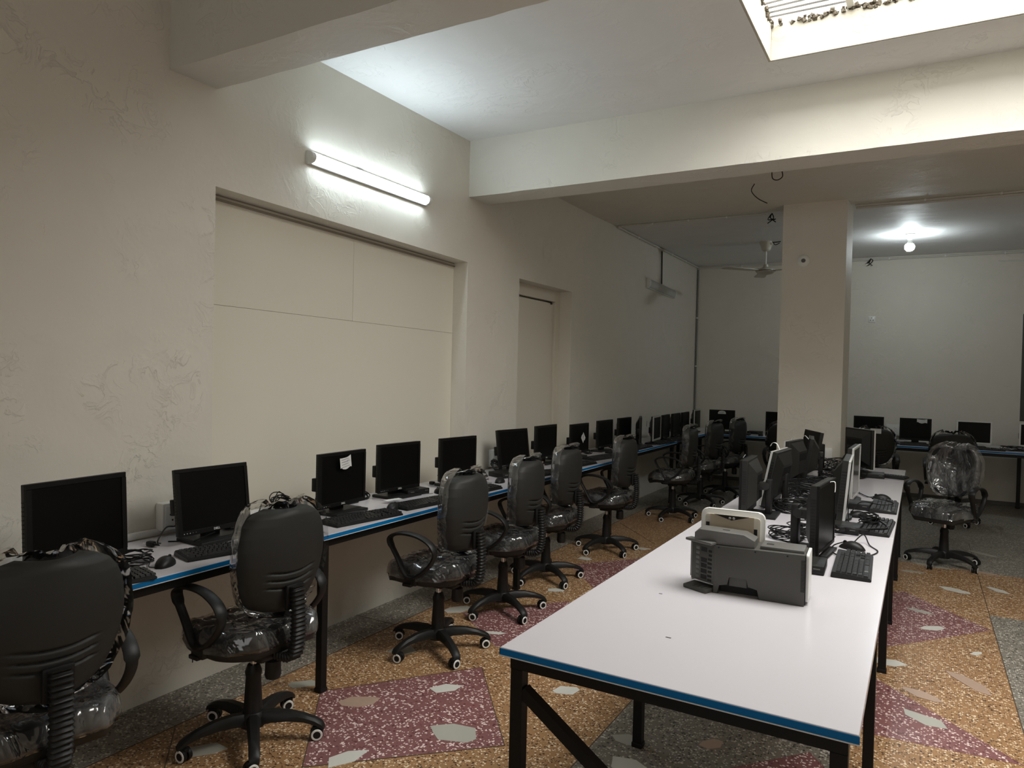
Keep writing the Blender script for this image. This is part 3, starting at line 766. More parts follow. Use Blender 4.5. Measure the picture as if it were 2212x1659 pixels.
    bm = NB(); tube(bm, [(.08, .02, .385), (.19, .03, .375), (.235, .035, .372)], [.006, .006, .010], 8); obj('height_lever', bm, CHAIRPL, t)
    # ribbed bar carrying the back
    bm = NB()
    path = spline([(0, -.10, .394), (0, -.20, .392), (0, -.248, .415), (0, -.264, .50), (0, -.262, .60), (0, -.252, .678)], 6)
    fr = frames(path); prev = None; nseg = len(path)
    dens = []
    for i in range(len(path)-1):
        for k in range(6): dens.append(path[i].lerp(path[i+1], k/6))
    dens.append(path[-1]); fr = frames(dens); rings = []; L = 0
    for i, (p, (tg, s_, u_)) in enumerate(zip(dens, fr)):
        if i: L += (dens[i]-dens[i-1]).length
        rib = .5-.5*cos(2*pi*L/.0165); hw = .0265+.0045*rib; hd = .012+.008*rib
        sx = Vector((1, 0, 0)); nn = tg.cross(sx).normalized()
        rings.append([bm.verts.new(p+sx*a*hw+nn*b*hd) for a, b in ((-1, -.55), (-.8, -1), (.8, -1), (1, -.55), (1, .55), (.8, 1), (-.8, 1), (-1, .55))])
    for a, b in zip(rings, rings[1:]):
        for i in range(8): bm.faces.new((a[i], a[(i+1) % 8], b[(i+1) % 8], b[i]))
    bm.faces.new(rings[0]); bm.faces.new(rings[-1][::-1])
    obj('ribbed_back_support', bm, CHAIRPL, t, ang=50)
    bm = NB(); box(bm, -.042, .042, -.246, -.228, .585, .685, bev=.008); obj('back_bracket', bm, RUBBER, t)
    # loop armrests
    for sd in (-1, 1):
        ctrl = [(.165, .620), (.15, .655), (.08, .675), (-.02, .668), (-.095, .632), (-.115, .580), (-.075, .515), (-.010, .462), (.035, .445), (.072, .462), (.115, .535)]
        pts = spline([(sd*(.236+.012*((z-.44)/.25)), y-.015, z) for y, z in ctrl], 5, closed=True)
        bm = NB(); rings = []; n = len(pts); cen = 0
        for i in range(n):
            tg = (pts[(i+1) % n]-pts[i-1]).normalized(); sx = Vector((1, 0, 0)); nn = tg.cross(sx).normalized()
            hw = .024 if pts[i].z > .6 else .018; hd = .0085
            rings.append([bm.verts.new(pts[i]+sx*a*hw+nn*b*hd) for a, b in ((-1, -.3), (-.7, -1), (.7, -1), (1, -.3), (1, .4), (.6, 1), (-.6, 1), (-1, .4))])
        for i in range(n):
            a, b = rings[i], rings[(i+1) % n]
            for k in range(8): bm.faces.new((a[k], a[(k+1) % 8], b[(k+1) % 8], b[k]))
        box(bm, sd*.236-.03 if sd > 0 else -.236-.008, sd*.236+.008 if sd > 0 else -.236+.03, -.015, .060, .405, .462, bev=.006)
        x0, x1 = sorted((sd*.12, sd*.25)); box(bm, x0, x1, .01, .065, .398, .415, bev=.004)
        obj('armrest', bm, CHAIRPL, t, ang=50)
    # column
    bm = NB(); lathe(bm, [(.040, .085), (.038, .11), (.030, .26), (.033, .275), (.033, .285), (.024, .31)], 18); obj('column_cover', bm, CHAIRPL, t)
    bm = NB(); lathe(bm, [(.014, .28), (.014, .36)], 14); obj('gas_lift', bm, CHROME, t)
    # star base
    bm = NB(); lathe(bm, [(.048, .060), (.050, .075), (.047, .110), (.040, .120), (.030, .120)], 20)
    for k in range(5):
        a = 2*pi*k/5; Mk = Matrix.Rotation(a, 4, 'Z'); rings = []
        for (y, z, w, h) in ((.02, .090, .026, .024), (.08, .100, .025, .022), (.15, .100, .023, .018), (.21, .090, .021, .014), (.255, .076, .021, .012), (.280, .062, .020, .011), (.290, .050, .017, .008)):
            rings.append([bm.verts.new(Mk @ Vector((w*u, y, z+h*v))) for u, v in ((-1, -1), (1, -1), (1, .3), (.55, 1), (-.55, 1), (-1, .3))])
        for p, q in zip(rings, rings[1:]):
            for i in range(6): bm.faces.new((p[i], p[(i+1) % 6], q[(i+1) % 6], q[i]))
        bm.faces.new(rings[0]); bm.faces.new(rings[-1][::-1])
    obj('star_base', bm, CHAIRPL, t, ang=40)
    for k in range(5):
        a = 2*pi*k/5; sw = [.5, -1.1, 1.9, .2, -.7][k]
        Mk = Matrix.Rotation(a, 4, 'Z') @ T(0, .272, 0, sw)
        bm = NB()
        for sd in (-1, 1): lathe(bm, [(.010, 0), (.023, 0), (.0255, .004), (.0255, .015), (.022, .018), (.0, .018)], 20, Mk @ T(sd*.004, -.012, .0255, 0, 0, sd*pi/2), cap=False)
        box(bm, -.012, .012, -.03, .012, .035, .055, Mk, bev=.005); lathe(bm, [(.007, .045), (.007, .066)], 8, Mk)
        c = obj('caster', bm, RUBBER, t)
        for sd in (-1, 1):
            bm = NB(); lathe(bm, [(.0150, .0178), (.0205, .0178), (.0235, .0168), (.0210, .0192), (.0155, .0192), (.0150, .0178)], 22, Mk @ T(sd*.004, -.012, .0255, 0, 0, sd*pi/2), cap=False)
            o = obj('wheel_ring', bm, WHITEPL, c); o['label'] = 'white ring on the wheel'
    return t
chair = Proto(make_chair('office_chair'))
gch = 'black office chairs in plastic film along the left wall'
def ch(x, y, deg, label, group=gch, z=0, base=0):
    """deg: heading of the chair front, world degrees"""
    return chair.at((x, y, z), R_(deg-90), label, group)
ch(.70, 1.125, 171, 'black office chair cut by the left edge, nearest to the camera')
ch(.655, 2.00, 177, 'black film-wrapped office chair in front of the second monitor, beside the first table leg')
ch(.73, 3.185, 182, 'black office chair by the boarded recess, alone between two table legs, wheels on brown floor')
ch(.70, 3.93, 185, 'black film-wrapped chair just behind the one by the recess, base over red inlay')
ch(.61, 4.71, 183, 'black film-wrapped chair before the narrow niche, tucked near the wall table')
ch(.655, 5.77, 181, 'black office chair seen side-on, with both arm loops clear before the wall table')
ch(.715, 7.48, 188, 'dark office chair in the shade, first of the far trio by the left wall')
ch(.73, 8.53, 174, 'dark office chair in the shade, middle of the far trio by the left wall')
ch(.83, 9.33, 172, 'dark office chair near the far left corner, its back turned against the back table')
gb = 'black office chairs in front of the back wall tables'
ch(1.62, 9.10, 84, 'black office chair half hidden by the left side of the column', gb)
ch(2.52, 9.25, 100, 'black chair behind the large middle-row monitor, with a paper label on top', gb)
ch(3.30, 9.05, 88, 'black chair at the back table, directly behind the chair facing the camera', gb)
ch(3.19, 6.95, 248, 'film-wrapped black chair facing the camera to the right of the middle tables', 'chairs on the right aisle')
bm = NB(); box(bm, -.055, .055, -.001, .001, -.028, .028, T(0, 0, 0, 0, R_(-18))); 
o = obj('paper_label', bm, PAPER); o.location = (2.56, 8.985, .955); tag(o, 'white paper label on the top of a black chair back', 'label')

# ============================================================ MONITORS (screen faces +Y local, origin on the table under the neck)
def make_monitor(name, w, h, br=.0022, bez=.017, th=.022, bulge=.035, tilt=0.0, lift=.04, silver=False, base='rect', logo=None, panel=SCREEN, bf=.105):
    t = thing(name, 'x', 'monitor')
    bmF = SILVER if silver else BEZEL
    z0 = lift; P = T(0, .028, z0, 0, tilt)   # tilt about x axis (positive leans top toward... local)
    bb = bez*1.25
    # frame ring
    bm = NB()
    box(bm, -w/2, w/2, -.004, .008, h-bez, h, P, bev=.0015, seg=1); box(bm, -w/2, w/2, -.004, .008, 0, bb, P, bev=.0015, seg=1)
    box(bm, -w/2, -w/2+bez, -.004, .008, bb, h-bez, P); box(bm, w/2-bez, w/2, -.004, .008, bb, h-bez, P)
    fr = obj('bezel', bm, bmF, t, smooth=False)
    for i in range(5):
        bm = NB(); lathe(bm, [(br, 0), (br*.8, .001)], 10, P @ T(w/2-.022-.014*i*(1+.4*(br > .003)), .008, bb*.5, 0, R_(-90))); obj('button', bm, LED if i in (0, 1, 2) else GREYPL2, fr)
    if logo:
        cu = bpy.data.curves.new('logo', 'FONT'); cu.body = logo; cu.size = .013; cu.align_x = 'CENTER'; cu.align_y = 'CENTER'; cu.extrude = .0004; cu.offset = .0004
        tmp = bpy.data.objects.new('logo_tmp', cu); COL.objects.link(tmp); bpy.context.view_layer.update()
        me = bpy.data.meshes.new_from_object(tmp); bpy.data.objects.remove(tmp)
        me.transform(P @ T(0, .0088, bb*.5) @ Matrix.Rotation(pi, 4, 'Z') @ Matrix.Rotation(R_(90), 4, 'X') @ Matrix.Scale(1.1, 4, (1, 0, 0)))
        me.materials.clear(); me.materials.append(LOGO)
        o = bpy.data.objects.new('logo', me); COL.objects.link(o); o.parent = fr; o['label'] = 'pale lettering on the lower bezel'
    bm = NB(); box(bm, -w/2+bez-.001, w/2-bez+.001, .001, .0045, bb-.001, h-bez+.001, P); obj('screen', bm, panel, t, smooth=False)
    # housing: thin tray + tapered bulge
    bm = NB(); box(bm, -w/2+.001, w/2-.001, -th, -.003, .001, h-.001, P, bev=.003)
    if bulge > 0:
        m = .0
        a = [(-w/2+.02, .03), (w/2-.02, .03), (w/2-.02, h-.012), (-w/2+.02, h-.012)]
        b_ = [(-w/2+.075, .07), (w/2-.075, .07), (w/2-.075, h-.075), (-w/2+.075, h-.075)]
        va = [bm.verts.new(P @ Vector((x, -th+.001, z))) for x, z in a]; vb = [bm.verts.new(P @ Vector((x, -th-bulge, z))) for x, z in b_]
        bm.faces.new(vb[::-1]); bm.faces.new(va)
        for i in range(4): bm.faces.new((va[i], va[(i+1) % 4], vb[(i+1) % 4], vb[i]))
    hs = obj('housing', bm, BACKPL, t, ang=20)
    for sx in (-1, 1):
        bm = NB()
        for k in range(14):
            zc = .06+(h-.12)*k/13; box(bm, sx*(w/2-.0015)-.002, sx*(w/2-.0015)+.002, -th+.004, -.008, zc-.003, zc+.001, P)
        obj('vent_slots', bm, RUBBER, hs, smooth=False)
    if bulge > 0:
        bm = NB()
        for k in range(16): box(bm, -w/2+.09+(w-.18)*k/15-.002, -w/2+.09+(w-.18)*k/15+.002, -th-bulge-.0015, -th-bulge+.001, h-.14, h-.09, P)
        obj('vent_slots', bm, RUBBER, hs, smooth=False)
    # side button pod / cable box seen on the left of the screens
    if base in ('rect', 'plain'):
        if base == 'rect':
            bm = NB(); box(bm, w/2-.03, w/2+.001, -th-.026, -th+.004, h*.32, h*.56, P, bev=.004); obj('side_box', bm, BEZEL, t)
        bm = NB(); box(bm, -.040, .040, -.030, .004, .010, z0+.11, bev=.004); obj('neck', bm, BLACK, t)
        bm = NB(); box(bm, -.125, .125, -.075, bf, .0, .016, bev=.004); box(bm, -.119, .119, -.069, bf-.045, .016, .0175); obj('stand_base', bm, BLACK, t)
    elif base == 'oval':
        bm = NB(); box(bm, -.022, .022, -.085, -.055, .012, z0+h*.55, bev=.006); box(bm, -.035, .035, -.075, -th+.01, z0+h*.42, z0+h*.58, bev=.006); obj('neck', bm, BLACK, t)
        bm = NB(); ol = rrect(.26, .19, .09, 8, 0, -.03); prism(bm, ol, 0, .014, bev=.004); obj('stand_base', bm, BLACK, t)
    elif base == 'post':
        bm = NB(); box(bm, -.028, .028, -.115, -.082, .01, z0+h*.62, bev=.006); obj('stand_post', bm, BLACK, t)
        bm = NB(); lathe(bm, [(.02, -.035), (.02, .035)], 14, T(0, -.085, z0+h*.5, 0, 0, R_(90))); box(bm, -.03, .03, -.09, -th, z0+h*.42, z0+h*.56, bev=.003); obj('hinge', bm, BACKPL, t)
        bm = NB(); box(bm, -.11, .11, -.15, .06, .0, .014, bev=.004); obj('stand_base', bm, BLACK, t)
    return t
PI = pi
mA = Proto(make_monitor('monitor', .362, .288, logo='DELL'))
mAt = Proto(make_monitor('monitor', .362, .288, tilt=R_(7.5), logo='DELL'))
mB = Proto(make_monitor('monitor', .37, .31, br=.0045, bez=.019, logo=None, base='plain', lift=.055, tilt=R_(3)))
mC = Proto(make_monitor('monitor', .345, .272, lift=.042, bf=.05))
mS = Proto(make_monitor('monitor', .36, .275, silver=True, lift=.042, bf=.05))
mT = 0.75
def mon(proto, x, y, yaw, label, group, z=mT):
    """x,y = centre of the screen's lower edge; yaw = world heading of the screen normal in degrees"""
    a = R_(yaw); return proto.at((x-.036*cos(a), y-.036*sin(a), z), a-pi/2, label, group)
gm = 'black monitors on the left wall tables'
mon(mB, .42, 1.434, 6, 'nearest black monitor, large blank screen with round silver buttons', gm)
mon(mAt, .288, 2.10, -1.6, 'black monitor tilted back, second from the left, beside the white socket box', gm)
mon(mA, .313, 2.872, 1.6, 'black monitor with a white note on its screen corner, left of the recess centre', gm)
mon(mA, .248, 3.433, -4.5, 'black monitor with a box behind and paper on its foot, fourth from the left', gm)
mon(mA, .293, 4.006, -7, 'black monitor in front of the right edge of the boarded recess', gm)
mon(mAt, .25, 4.866, -10, 'black monitor tilted back, between recess and niche, beside a socket box', gm)
mon(mA, .227, 5.439, -1, 'black monitor in front of the doorway niche', gm)
mon(mC, .279, 6.016, -2.4, 'black monitor with a diamond-turned note on its screen', gm)
mon(mC, .259, 6.674, -2, 'plain black monitor right after the one with the diamond-turned note', gm)
mon(mC, .251, 7.24, -1, 'plain black monitor, second after the one with the diamond-turned note', gm)
mon(mC, .334, 7.52, 20, 'black monitor turned almost edge-on with a small note, far left row', gm)
mon(mS, .42, 7.80, 5, 'silver-framed monitor among black ones in the far left row', gm)
mon(mC, .40, 8.20, 5, 'first of three overlapping black monitors near the far left corner', gm)
mon(mC, .40, 8.60, 2.3, 'middle of three overlapping black monitors near the far left corner', gm)
mon(mC, .40, 9.0, 2.9, 'last of three overlapping black monitors near the far left corner', gm)
mon(mS, .33, 9.80, 2, 'pale-edged monitor right in the far left corner', gm)
gm2 = 'monitors on the back wall tables'
mon(mC, .60, 10.05, -80, 'black monitor with a half-round note, at the left end of the back table', gm2)
mon(mC, 1.33, 10.18, -88, 'black monitor partly hidden by the left side of the column', gm2)
mon(mC, 2.42, 10.15, -90, 'plain black monitor right of the column on the back table', gm2)
mon(mC, 2.94, 10.15, -90, 'black monitor with a rectangular note at the top of its screen, back table', gm2)
mon(mS, 3.55, 10.12, -90, 'silver-framed monitor on the back table', gm2)
mon(mS, 4.17, 10.12, -90, 'silver-framed monitor cut by the right edge of the picture', gm2)
# middle row: each with its own make
gm3 = 'monitors of the middle row'
rnd = random
m1 = Proto(make_monitor('monitor', .345, .30, bez=.012, bulge=.03, base='post', lift=.022, th=.03)); mon(m1, 2.645, 3.44, -5, 'black monitor beside the printer with a scrap of white tape on its top edge', gm3)
m2 = Proto(make_monitor('monitor', .40, .33, bez=.014, bulge=.04, base='oval', lift=.012, silver=True, tilt=R_(-4.3), th=.035)); mon(m2, 2.645, 4.40, 2.2, 'front one of two silver-framed monitors seen edge-on, middle row', gm3)
m3 = Proto(make_monitor('monitor', .40, .33, bez=.014, bulge=.04, base='oval', lift=.02, silver=True, tilt=R_(-1), th=.03, panel=mat('screen_painted_reflection', (.10, .10, .085), .12))); mon(m3, 2.642, 5.08, -1.8, 'rear one of two silver-framed monitors, its screen with a painted pale reflection just visible', gm3)  # paler screen colour stands in for light reflected off the panel
m4 = Proto(make_monitor('monitor', .37, .33, bez=.014, bulge=.04, base='oval', lift=.03, silver=True, th=.025)); mon(m4, 2.56, 6.78, 38, 'large monitor seen from behind at the far end of the middle row', gm3)
m5 = Proto(make_monitor('monitor', .34, .30, bulge=.04, base='post', lift=.02, th=.035)); mon(m5, 2.13, 4.19, 182, 'dark monitor facing left directly behind the printer', gm3)
m6 = Proto(make_monitor('monitor', .35, .33, bulge=.035, base='oval', lift=.022, silver=True, tilt=R_(11), th=.03)); mon(m6, 2.19, 4.55, 175, 'monitor tipped far back with a curl of white tape on its top, middle row', gm3)
m7 = Proto(make_monitor('monitor', .34, .30, bulge=.045, base='rect', lift=.03, silver=True, th=.035)); mon(m7, 2.18, 5.50, 172, 'monitor with a pale front edge and angled back, before the column', gm3)
m8 = Proto(make_monitor('monitor', .34, .30, bulge=.05, base='post', lift=.03, silver=False, tilt=R_(9), th=.03)); mon(m8, 2.20, 5.93, 187, 'leaning monitor seen exactly edge-on with a white tag at the top, before the column', gm3)
m9 = Proto(make_monitor('monitor', .36, .30, bulge=.02, base='post', lift=.03, tilt=R_(9), th=.03)); mon(m9, 2.14, 6.62, 206, 'black leaning monitor, rearmost of the left-facing ones in the middle row', gm3)

# notes stuck to screens
def note(x, y, z, yaw, w, h, label, roll=0.0, cut=0, tilt=0, lines=4):
    a = R_(yaw)
    t = thing('paper_note', label, 'note', (x, y, z)); t.rotation_euler = (tilt, R_(roll), a-pi/2)
    t.rotation_mode = 'XYZ'
    t.matrix_world = Matrix.Translation((x, y, z)) @ Matrix.Rotation(a-pi/2, 4, 'Z') @ Matrix.Rotation(R_(roll), 4, 'Y')
    nx = 10; bm = NB(); P = []
    for i in range(nx+1):
        u = i/nx; x0 = (u-.5)*w; c = .004*sin(u*5)**2
        if cut == 1: zt_ = h/2*(math.sqrt(max(0, 1-(2*u-1)**2))*1.1-.1); zb_ = -h/2*.8
        elif cut == 2: zt_ = h/2-.006*sin(u*3.1); zb_ = -h/2+.008*(u > .8)+.004*sin(u*9)
        else: zt_ = h/2; zb_ = -h/2
        P.append((x0, c, zb_, max(zt_, zb_+.002)))
    A = [[bm.verts.new((x0, c+d, zb)) for x0, c, zb, zt2 in P] for d in (.0, .0006)]
    B = [[bm.verts.new((x0, c+d+.001, zt2)) for x0, c, zb, zt2 in P] for d in (.0, .0006)]
    for i in range(nx):
        for k in (0, 1): bm.faces.new((A[k][i], A[k][i+1], B[k][i+1], B[k][i]))
        bm.faces.new((A[0][i], A[1][i], A[1][i+1], A[0][i+1])); bm.faces.new((B[0][i], B[0][i+1], B[1][i+1], B[1][i]))
    bm.faces.new((A[0][0], B[0][0], B[1][0], A[1][0])); bm.faces.new((A[0][-1], A[1][-1], B[1][-1], B[0][-1]))
    obj('sheet', bm, PAPER, t, ang=60)
    if lines:
        bm = NB(); r = random.Random(5)
        for k in range(lines):
            zz = h*.30-h*.6*k/max(1, lines-1) if cut != 1 else -h*.1*k
            L_ = w*r.uniform(.45, .75); xx = w*.38
            while xx > w*.38-L_:
                d = r.uniform(.003, .010); box(bm, xx-d, xx, .0052, .0056, zz-.0012, zz+.0012); xx -= d+.002
        for q in range(3): tube(bm, [(-w*.22+(.006+.004*q)*cos(b_), .0056, (.006+.004*q)*sin(b_)) for b_ in [k*pi/6 for k in range(7)]], .0004, 4)
        obj('printed_lines', bm, INK, t, smooth=False)
    return t
note(.330, 2.865, 1.022, 1.6, .090, .066, 'crumpled white note stuck near the top of a near monitor screen', roll=9, cut=2)
note(.298, 6.03, .935, -2.4, .070, .070, 'small white note stuck on a screen like a diamond', roll=42)
note(.362, 7.60, .985, 20, .045, .06, 'tiny note on the edge-on monitor of the far left row', lines=0)
note(.605, 10.020, 1.03, -80, .105, .050, 'half-round white note on the black monitor at the left end of the back table', cut=1, lines=2)
note(3.01, 10.135, 1.035, -90, .11, .05, 'rectangular white note on the black monitor of the back table', cut=2, lines=2)
def scrap(pts, r, label):
    bm = NB(); pts = spline(pts, 5); rings = []
    for p in pts: rings.append([bm.verts.new(p+Vector((dx, dy, 0))) for dx, dy in ((-.001, -r), (.001, -r), (.001, r), (-.001, r))])
    for a, b in zip(rings, rings[1:]):
        for i in range(4): bm.faces.new((a[i], a[(i+1) % 4], b[(i+1) % 4], b[i]))
    bm.faces.new(rings[0]); bm.faces.new(rings[-1])
    tag(obj('tape_scrap', bm, PAPER), label, 'tape')
scrap([(2.655, 3.41, 1.076), (2.672, 3.41, 1.078), (2.676, 3.41, 1.06), (2.676, 3.40, 1.035)], .008, 'white tape scrap over the top of the monitor beside the printer')
scrap([(2.262, 4.52, 1.095), (2.245, 4.52, 1.13), (2.222, 4.52, 1.135), (2.21, 4.52, 1.115)], .014, 'curled white tape on top of the tipped-back monitor')
scrap([(2.19, 5.47, 1.078), (2.195, 5.47, 1.10), (2.21, 5.47, 1.11)], .014, 'white tape on top of the pale-edged monitor before the column')
scrap([(2.262, 5.80, 1.068), (2.235, 5.80, 1.095), (2.222, 5.80, 1.082)], .014, 'white tag on top of the edge-on leaning monitor')
scrap([(2.12, 4.19, 1.068), (2.13, 4.19, 1.085)], .008, 'white scrap on top of the monitor behind the printer')
bm = NB(); box(bm, -.055, .055, -.02, .02, 0, .001, T(.345, 3.25, .7685, R_(75))); tag(obj('paper_slip', bm, PAPER), 'white paper slip lying on the monitor foot beside a mouse', 'paper')

# ============================================================ KEYBOARDS, MICE, SMALL COMPUTERS
def make_keyboard():
    t = thing('keyboard', 'x', 'keyboard'); W2, D2 = .44, .145     # keys' near edge at -Y, long axis X
    bm = NB(); a = [(-W2/2, -D2/2, .0), (W2/2, -D2/2, 0), (W2/2, D2/2, 0), (-W2/2, D2/2, 0)]
    vs = [bm.verts.new(p) for p in a] + [bm.verts.new((x*.985, y*.96, .012 if y < 0 else .022)) for x, y, z in a]
    for f in ((3, 2, 1, 0), (4, 5, 6, 7), (0, 1, 5, 4), (1, 2, 6, 5), (2, 3, 7, 6), (3, 0, 4, 7)): bm.faces.new([vs[i] for i in f])
    bmesh.ops.bevel(bm, geom=bm.edges[:], offset=.003, segments=2, affect='EDGES')
    obj('case', bm, BLACK, t)
    bm = NB()
    sl = math.atan2(.010, D2)
    def key(x0, x1, row):
        y0 = -D2/2+.012+row*.0195; z = .0125+(y0+D2/2)*.010/D2
        P0 = [(x0+.0008, y0), (x1-.0008, y0), (x1-.0008, y0+.0175), (x0+.0008, y0+.0175)]
        xc, yc = (x0+x1)/2, y0+.0088
        va = [bm.verts.new((x, y, z)) for x, y in P0]; vb = [bm.verts.new((xc+(x-xc)*.80, yc+(y-yc)*.76, z+.007)) for x, y in P0]
        bm.faces.new(vb)
        for i in range(4): bm.faces.new((va[i], va[(i+1) % 4], vb[(i+1) % 4], vb[i]))
    u = .0190; X0 = -W2/2+.012
    rows = [[1.25, 1.25, 1.25, 6.25, 1.25, 1.25, 1.25, 1.25], [2.25]+[1]*10+[2.75], [1.75]+[1]*11+[2.25], [1.5]+[1]*12+[1.5], [1]*13+[2], [1]*15]
    for r, rw in enumerate(rows):
        x = X0
        for k in rw: key(x, x+k*u, r); x += k*u
    for r in range(6):
        if r in (0, 3, 4, 5):
            for k in range(3): key(X0+15.3*u+k*u, X0+16.3*u+k*u, r)
    key(X0+16.3*u, X0+17.3*u, 1)
    for r in range(5):
        for k in range(4): key(X0+18.5*u+k*u, X0+19.5*u+k*u, r)
    obj('keys', bm, KEYS, t, smooth=False)
    return t
kb = Proto(make_keyboard())
def key_b(x, y, heading, label, group, z=.75):
    """heading: world direction from the keyboard toward its screen side (+Y local)"""
    return kb.at((x, y, z), R_(heading)-pi/2, label, group)
gk = 'black keyboards on the left wall tables'
key_b(.515, 1.39, 172, 'black keyboard peeking out beside the nearest chair back', gk)
key_b(.50, 2.02, 166, 'black keyboard below the second monitor, partly behind a chair', gk)
key_b(.515, 2.80, 172, 'black keyboard in front of the monitor with a corner note', gk)
key_b(.520, 3.33, 173, 'black keyboard beside the mouse in front of the fourth monitor', gk)
key_b(.515, 3.86, 176, 'black keyboard half behind the chair by the recess', gk)
key_b(.505, 4.80, 168, 'black keyboard in front of the tilted monitor beyond the recess', gk)
key_b(.49, 5.50, 174, 'black keyboard before the niche monitor', gk)
key_b(.46, 6.10, 170, 'black keyboard before the monitor with a diamond-turned note', gk)
key_b(.42, 6.72, 172, 'black keyboard before the first plain monitor past the niche', gk)
key_b(.42, 7.22, 178, 'black keyboard before the second plain monitor past the niche', gk)
key_b(.435, 7.93, 176, 'black keyboard before the silver-framed monitor, far left row', gk)
key_b(.43, 8.44, 176, 'black keyboard before the overlapping far monitors', gk)
gk2 = 'black keyboards on the back tables'
key_b(.80, 9.87, 92, 'black keyboard at the left end of the back table', gk2)
key_b(2.45, 9.87, 90, 'black keyboard on the back table right of the column', gk2)
key_b(3.0, 9.86, 92, 'black keyboard before the back monitor with a rectangular note', gk2)
key_b(3.62, 9.86, 90, 'black keyboard before the silver-framed back monitor', gk2)
gk3 = 'black keyboards on the right edge of the middle tables'
def kbs(x, y, heading, label, z=.75): key_b(x, y, heading, label, gk3, z)
kbs(2.765, 3.27, 182, 'black keyboard nearest the printer, beside a small dark computer')
kbs(2.81, 4.20, 178, 'black keyboard under a knot of cables, middle of the right edge')
kbs(2.815, 4.90, 180, 'black keyboard with a loop of cable across it, beside the rear mouse')
kbs(2.70, 6.48, 255, 'black keyboard lying askew under the large rear monitor', z=.752)
tag(key_b(2.09, 5.15, 0, '', gk3), 'black keyboard glimpsed between left-facing monitors behind the printer', group='keyboards on the left edge of the middle tables')

def make_mouse():
    t = thing('mouse', 'x', 'mouse'); bm = NB(); n1, n2 = 14, 20; rings = []
    for i in range(n1+1):
        u = i/n1; y = -.056+.112*u; w = .031*math.sin(pi*min(1, max(0, u*.94+.03)))**.45*(.92+.12*math.cos(2*(u-.3)))
        h = .038*math.sin(pi*(u*.93+.04))**.75*(1.0-.18*u)+.003
        rings.append([bm.verts.new((w*cos(pi*j/n2), y, max(0, h*math.sin(pi*j/n2)**.8))) for j in range(n2+1)])
    for a, b in zip(rings, rings[1:]):
        for j in range(n2): bm.faces.new((a[j], a[j+1], b[j+1], b[j]))
        bm.faces.new((a[0], b[0], b[-1], a[-1]))
    bm.faces.new(rings[0]); bm.faces.new(rings[-1][::-1])
    obj('shell', bm, BLACK, t, ang=60)
    bm = NB(); lathe(bm, [(.009, -.003), (.010, 0), (.009, .003)], 14, T(0, .032, .026, 0, 0, R_(90))); obj('scroll_wheel', bm, RUBBER, t)
    return t
ms = Proto(make_mouse())
def mouse(x, y, h, label, g, z=.75): return ms.at((x, y, z), R_(h)-pi/2, label, g)
gmo = 'black mice on the left wall tables'
mouse(.48, 1.72, 120, 'black mouse between the two nearest keyboards', gmo)
mouse(.468, 3.10, 110, 'black mouse left of the fourth monitor keyboard', gmo)
mouse(.37, 3.68, 150, 'black mouse behind the keyboard of the fourth monitor', gmo)
mouse(.45, 4.29, 100, 'black mouse past the chair by the recess', gmo)
gmr = 'black mice on the right edge of the middle tables'
mouse(2.735, 3.61, 160, 'black mouse by the nearest right-edge keyboard under a looped cord', gmr)
mouse(2.70, 4.47, 200, 'shiny black mouse between the two silver-framed monitors and a cable knot', gmr)
mouse(2.785, 5.22, 180, 'black mouse behind the rear right-edge keyboard', gmr)
mouse(1.15, 9.90, 90, 'dark mouse on the back table left of the column', 'mice on the back tables')
mouse(2.30, 9.98, 90, 'dark mouse on the back table right beside the column', 'mice on the back tables', z=.79)

def make_pc():
    t = thing('mini_computer', 'x', 'computer'); bm = NB(); box(bm, -.09, .09, -.085, .085, 0, .036, bev=.004); obj('case', bm, BLACK, t)
    bm = NB(); box(bm, -.086, .086, -.0865, -.084, .004, .016, bev=.001); obj('front_panel', bm, RUBBER, t)
    bm = NB(); box(bm, -.07, -.04, -.0872, -.0862, .021, .026); box(bm, .05, .075, -.0872, -.0862, .022, .026); obj('ports', bm, GREYPL2, t, smooth=False)
    bm = NB(); box(bm, -.06, .06, -.04, .06, .036, .0365); obj('top_inset', bm, BACKPL, t, smooth=False)
    return t
pc = Proto(make_pc())
gp = 'small flat black computers'
def PC(x, y, h, label, z=.75): return pc.at((x, y, z), R_(h), label, gp)
PC(.16, 2.31, 75, 'flat black computer behind the tilted second monitor')
PC(.10, 3.05, 88, 'flat black computer behind the monitor with a corner note')
PC(.225, 3.56, 80, 'flat black computer behind the right side of the fourth monitor')
PC(.33, 4.56, 70, 'flat black computer left of the tilted monitor beyond the recess')
PC(.14, 5.75, 85, 'flat black computer behind the niche monitor')
PC(2.585, 3.13, 2, 'flat black computer between the printer and the nearest right-edge keyboard')
PC(2.655, 4.02, -4, 'flat black computer below the front silver-framed monitor, with a plug on top')
PC(2.66, 4.80, -3, 'flat black computer between the two silver-framed monitors')
PC(2.665, 6.40, 3, 'flat black computer in front of the large rear monitor')
PC(2.42, 4.66, 5, 'flat black computer under the cable heap behind the tipped-back monitor')
PC(2.30, 5.62, 5, 'flat black computer beside the column-side cable heap')
PC(1.02, 10.2, 0, 'flat black computer on the back table beside the half-round note monitor')

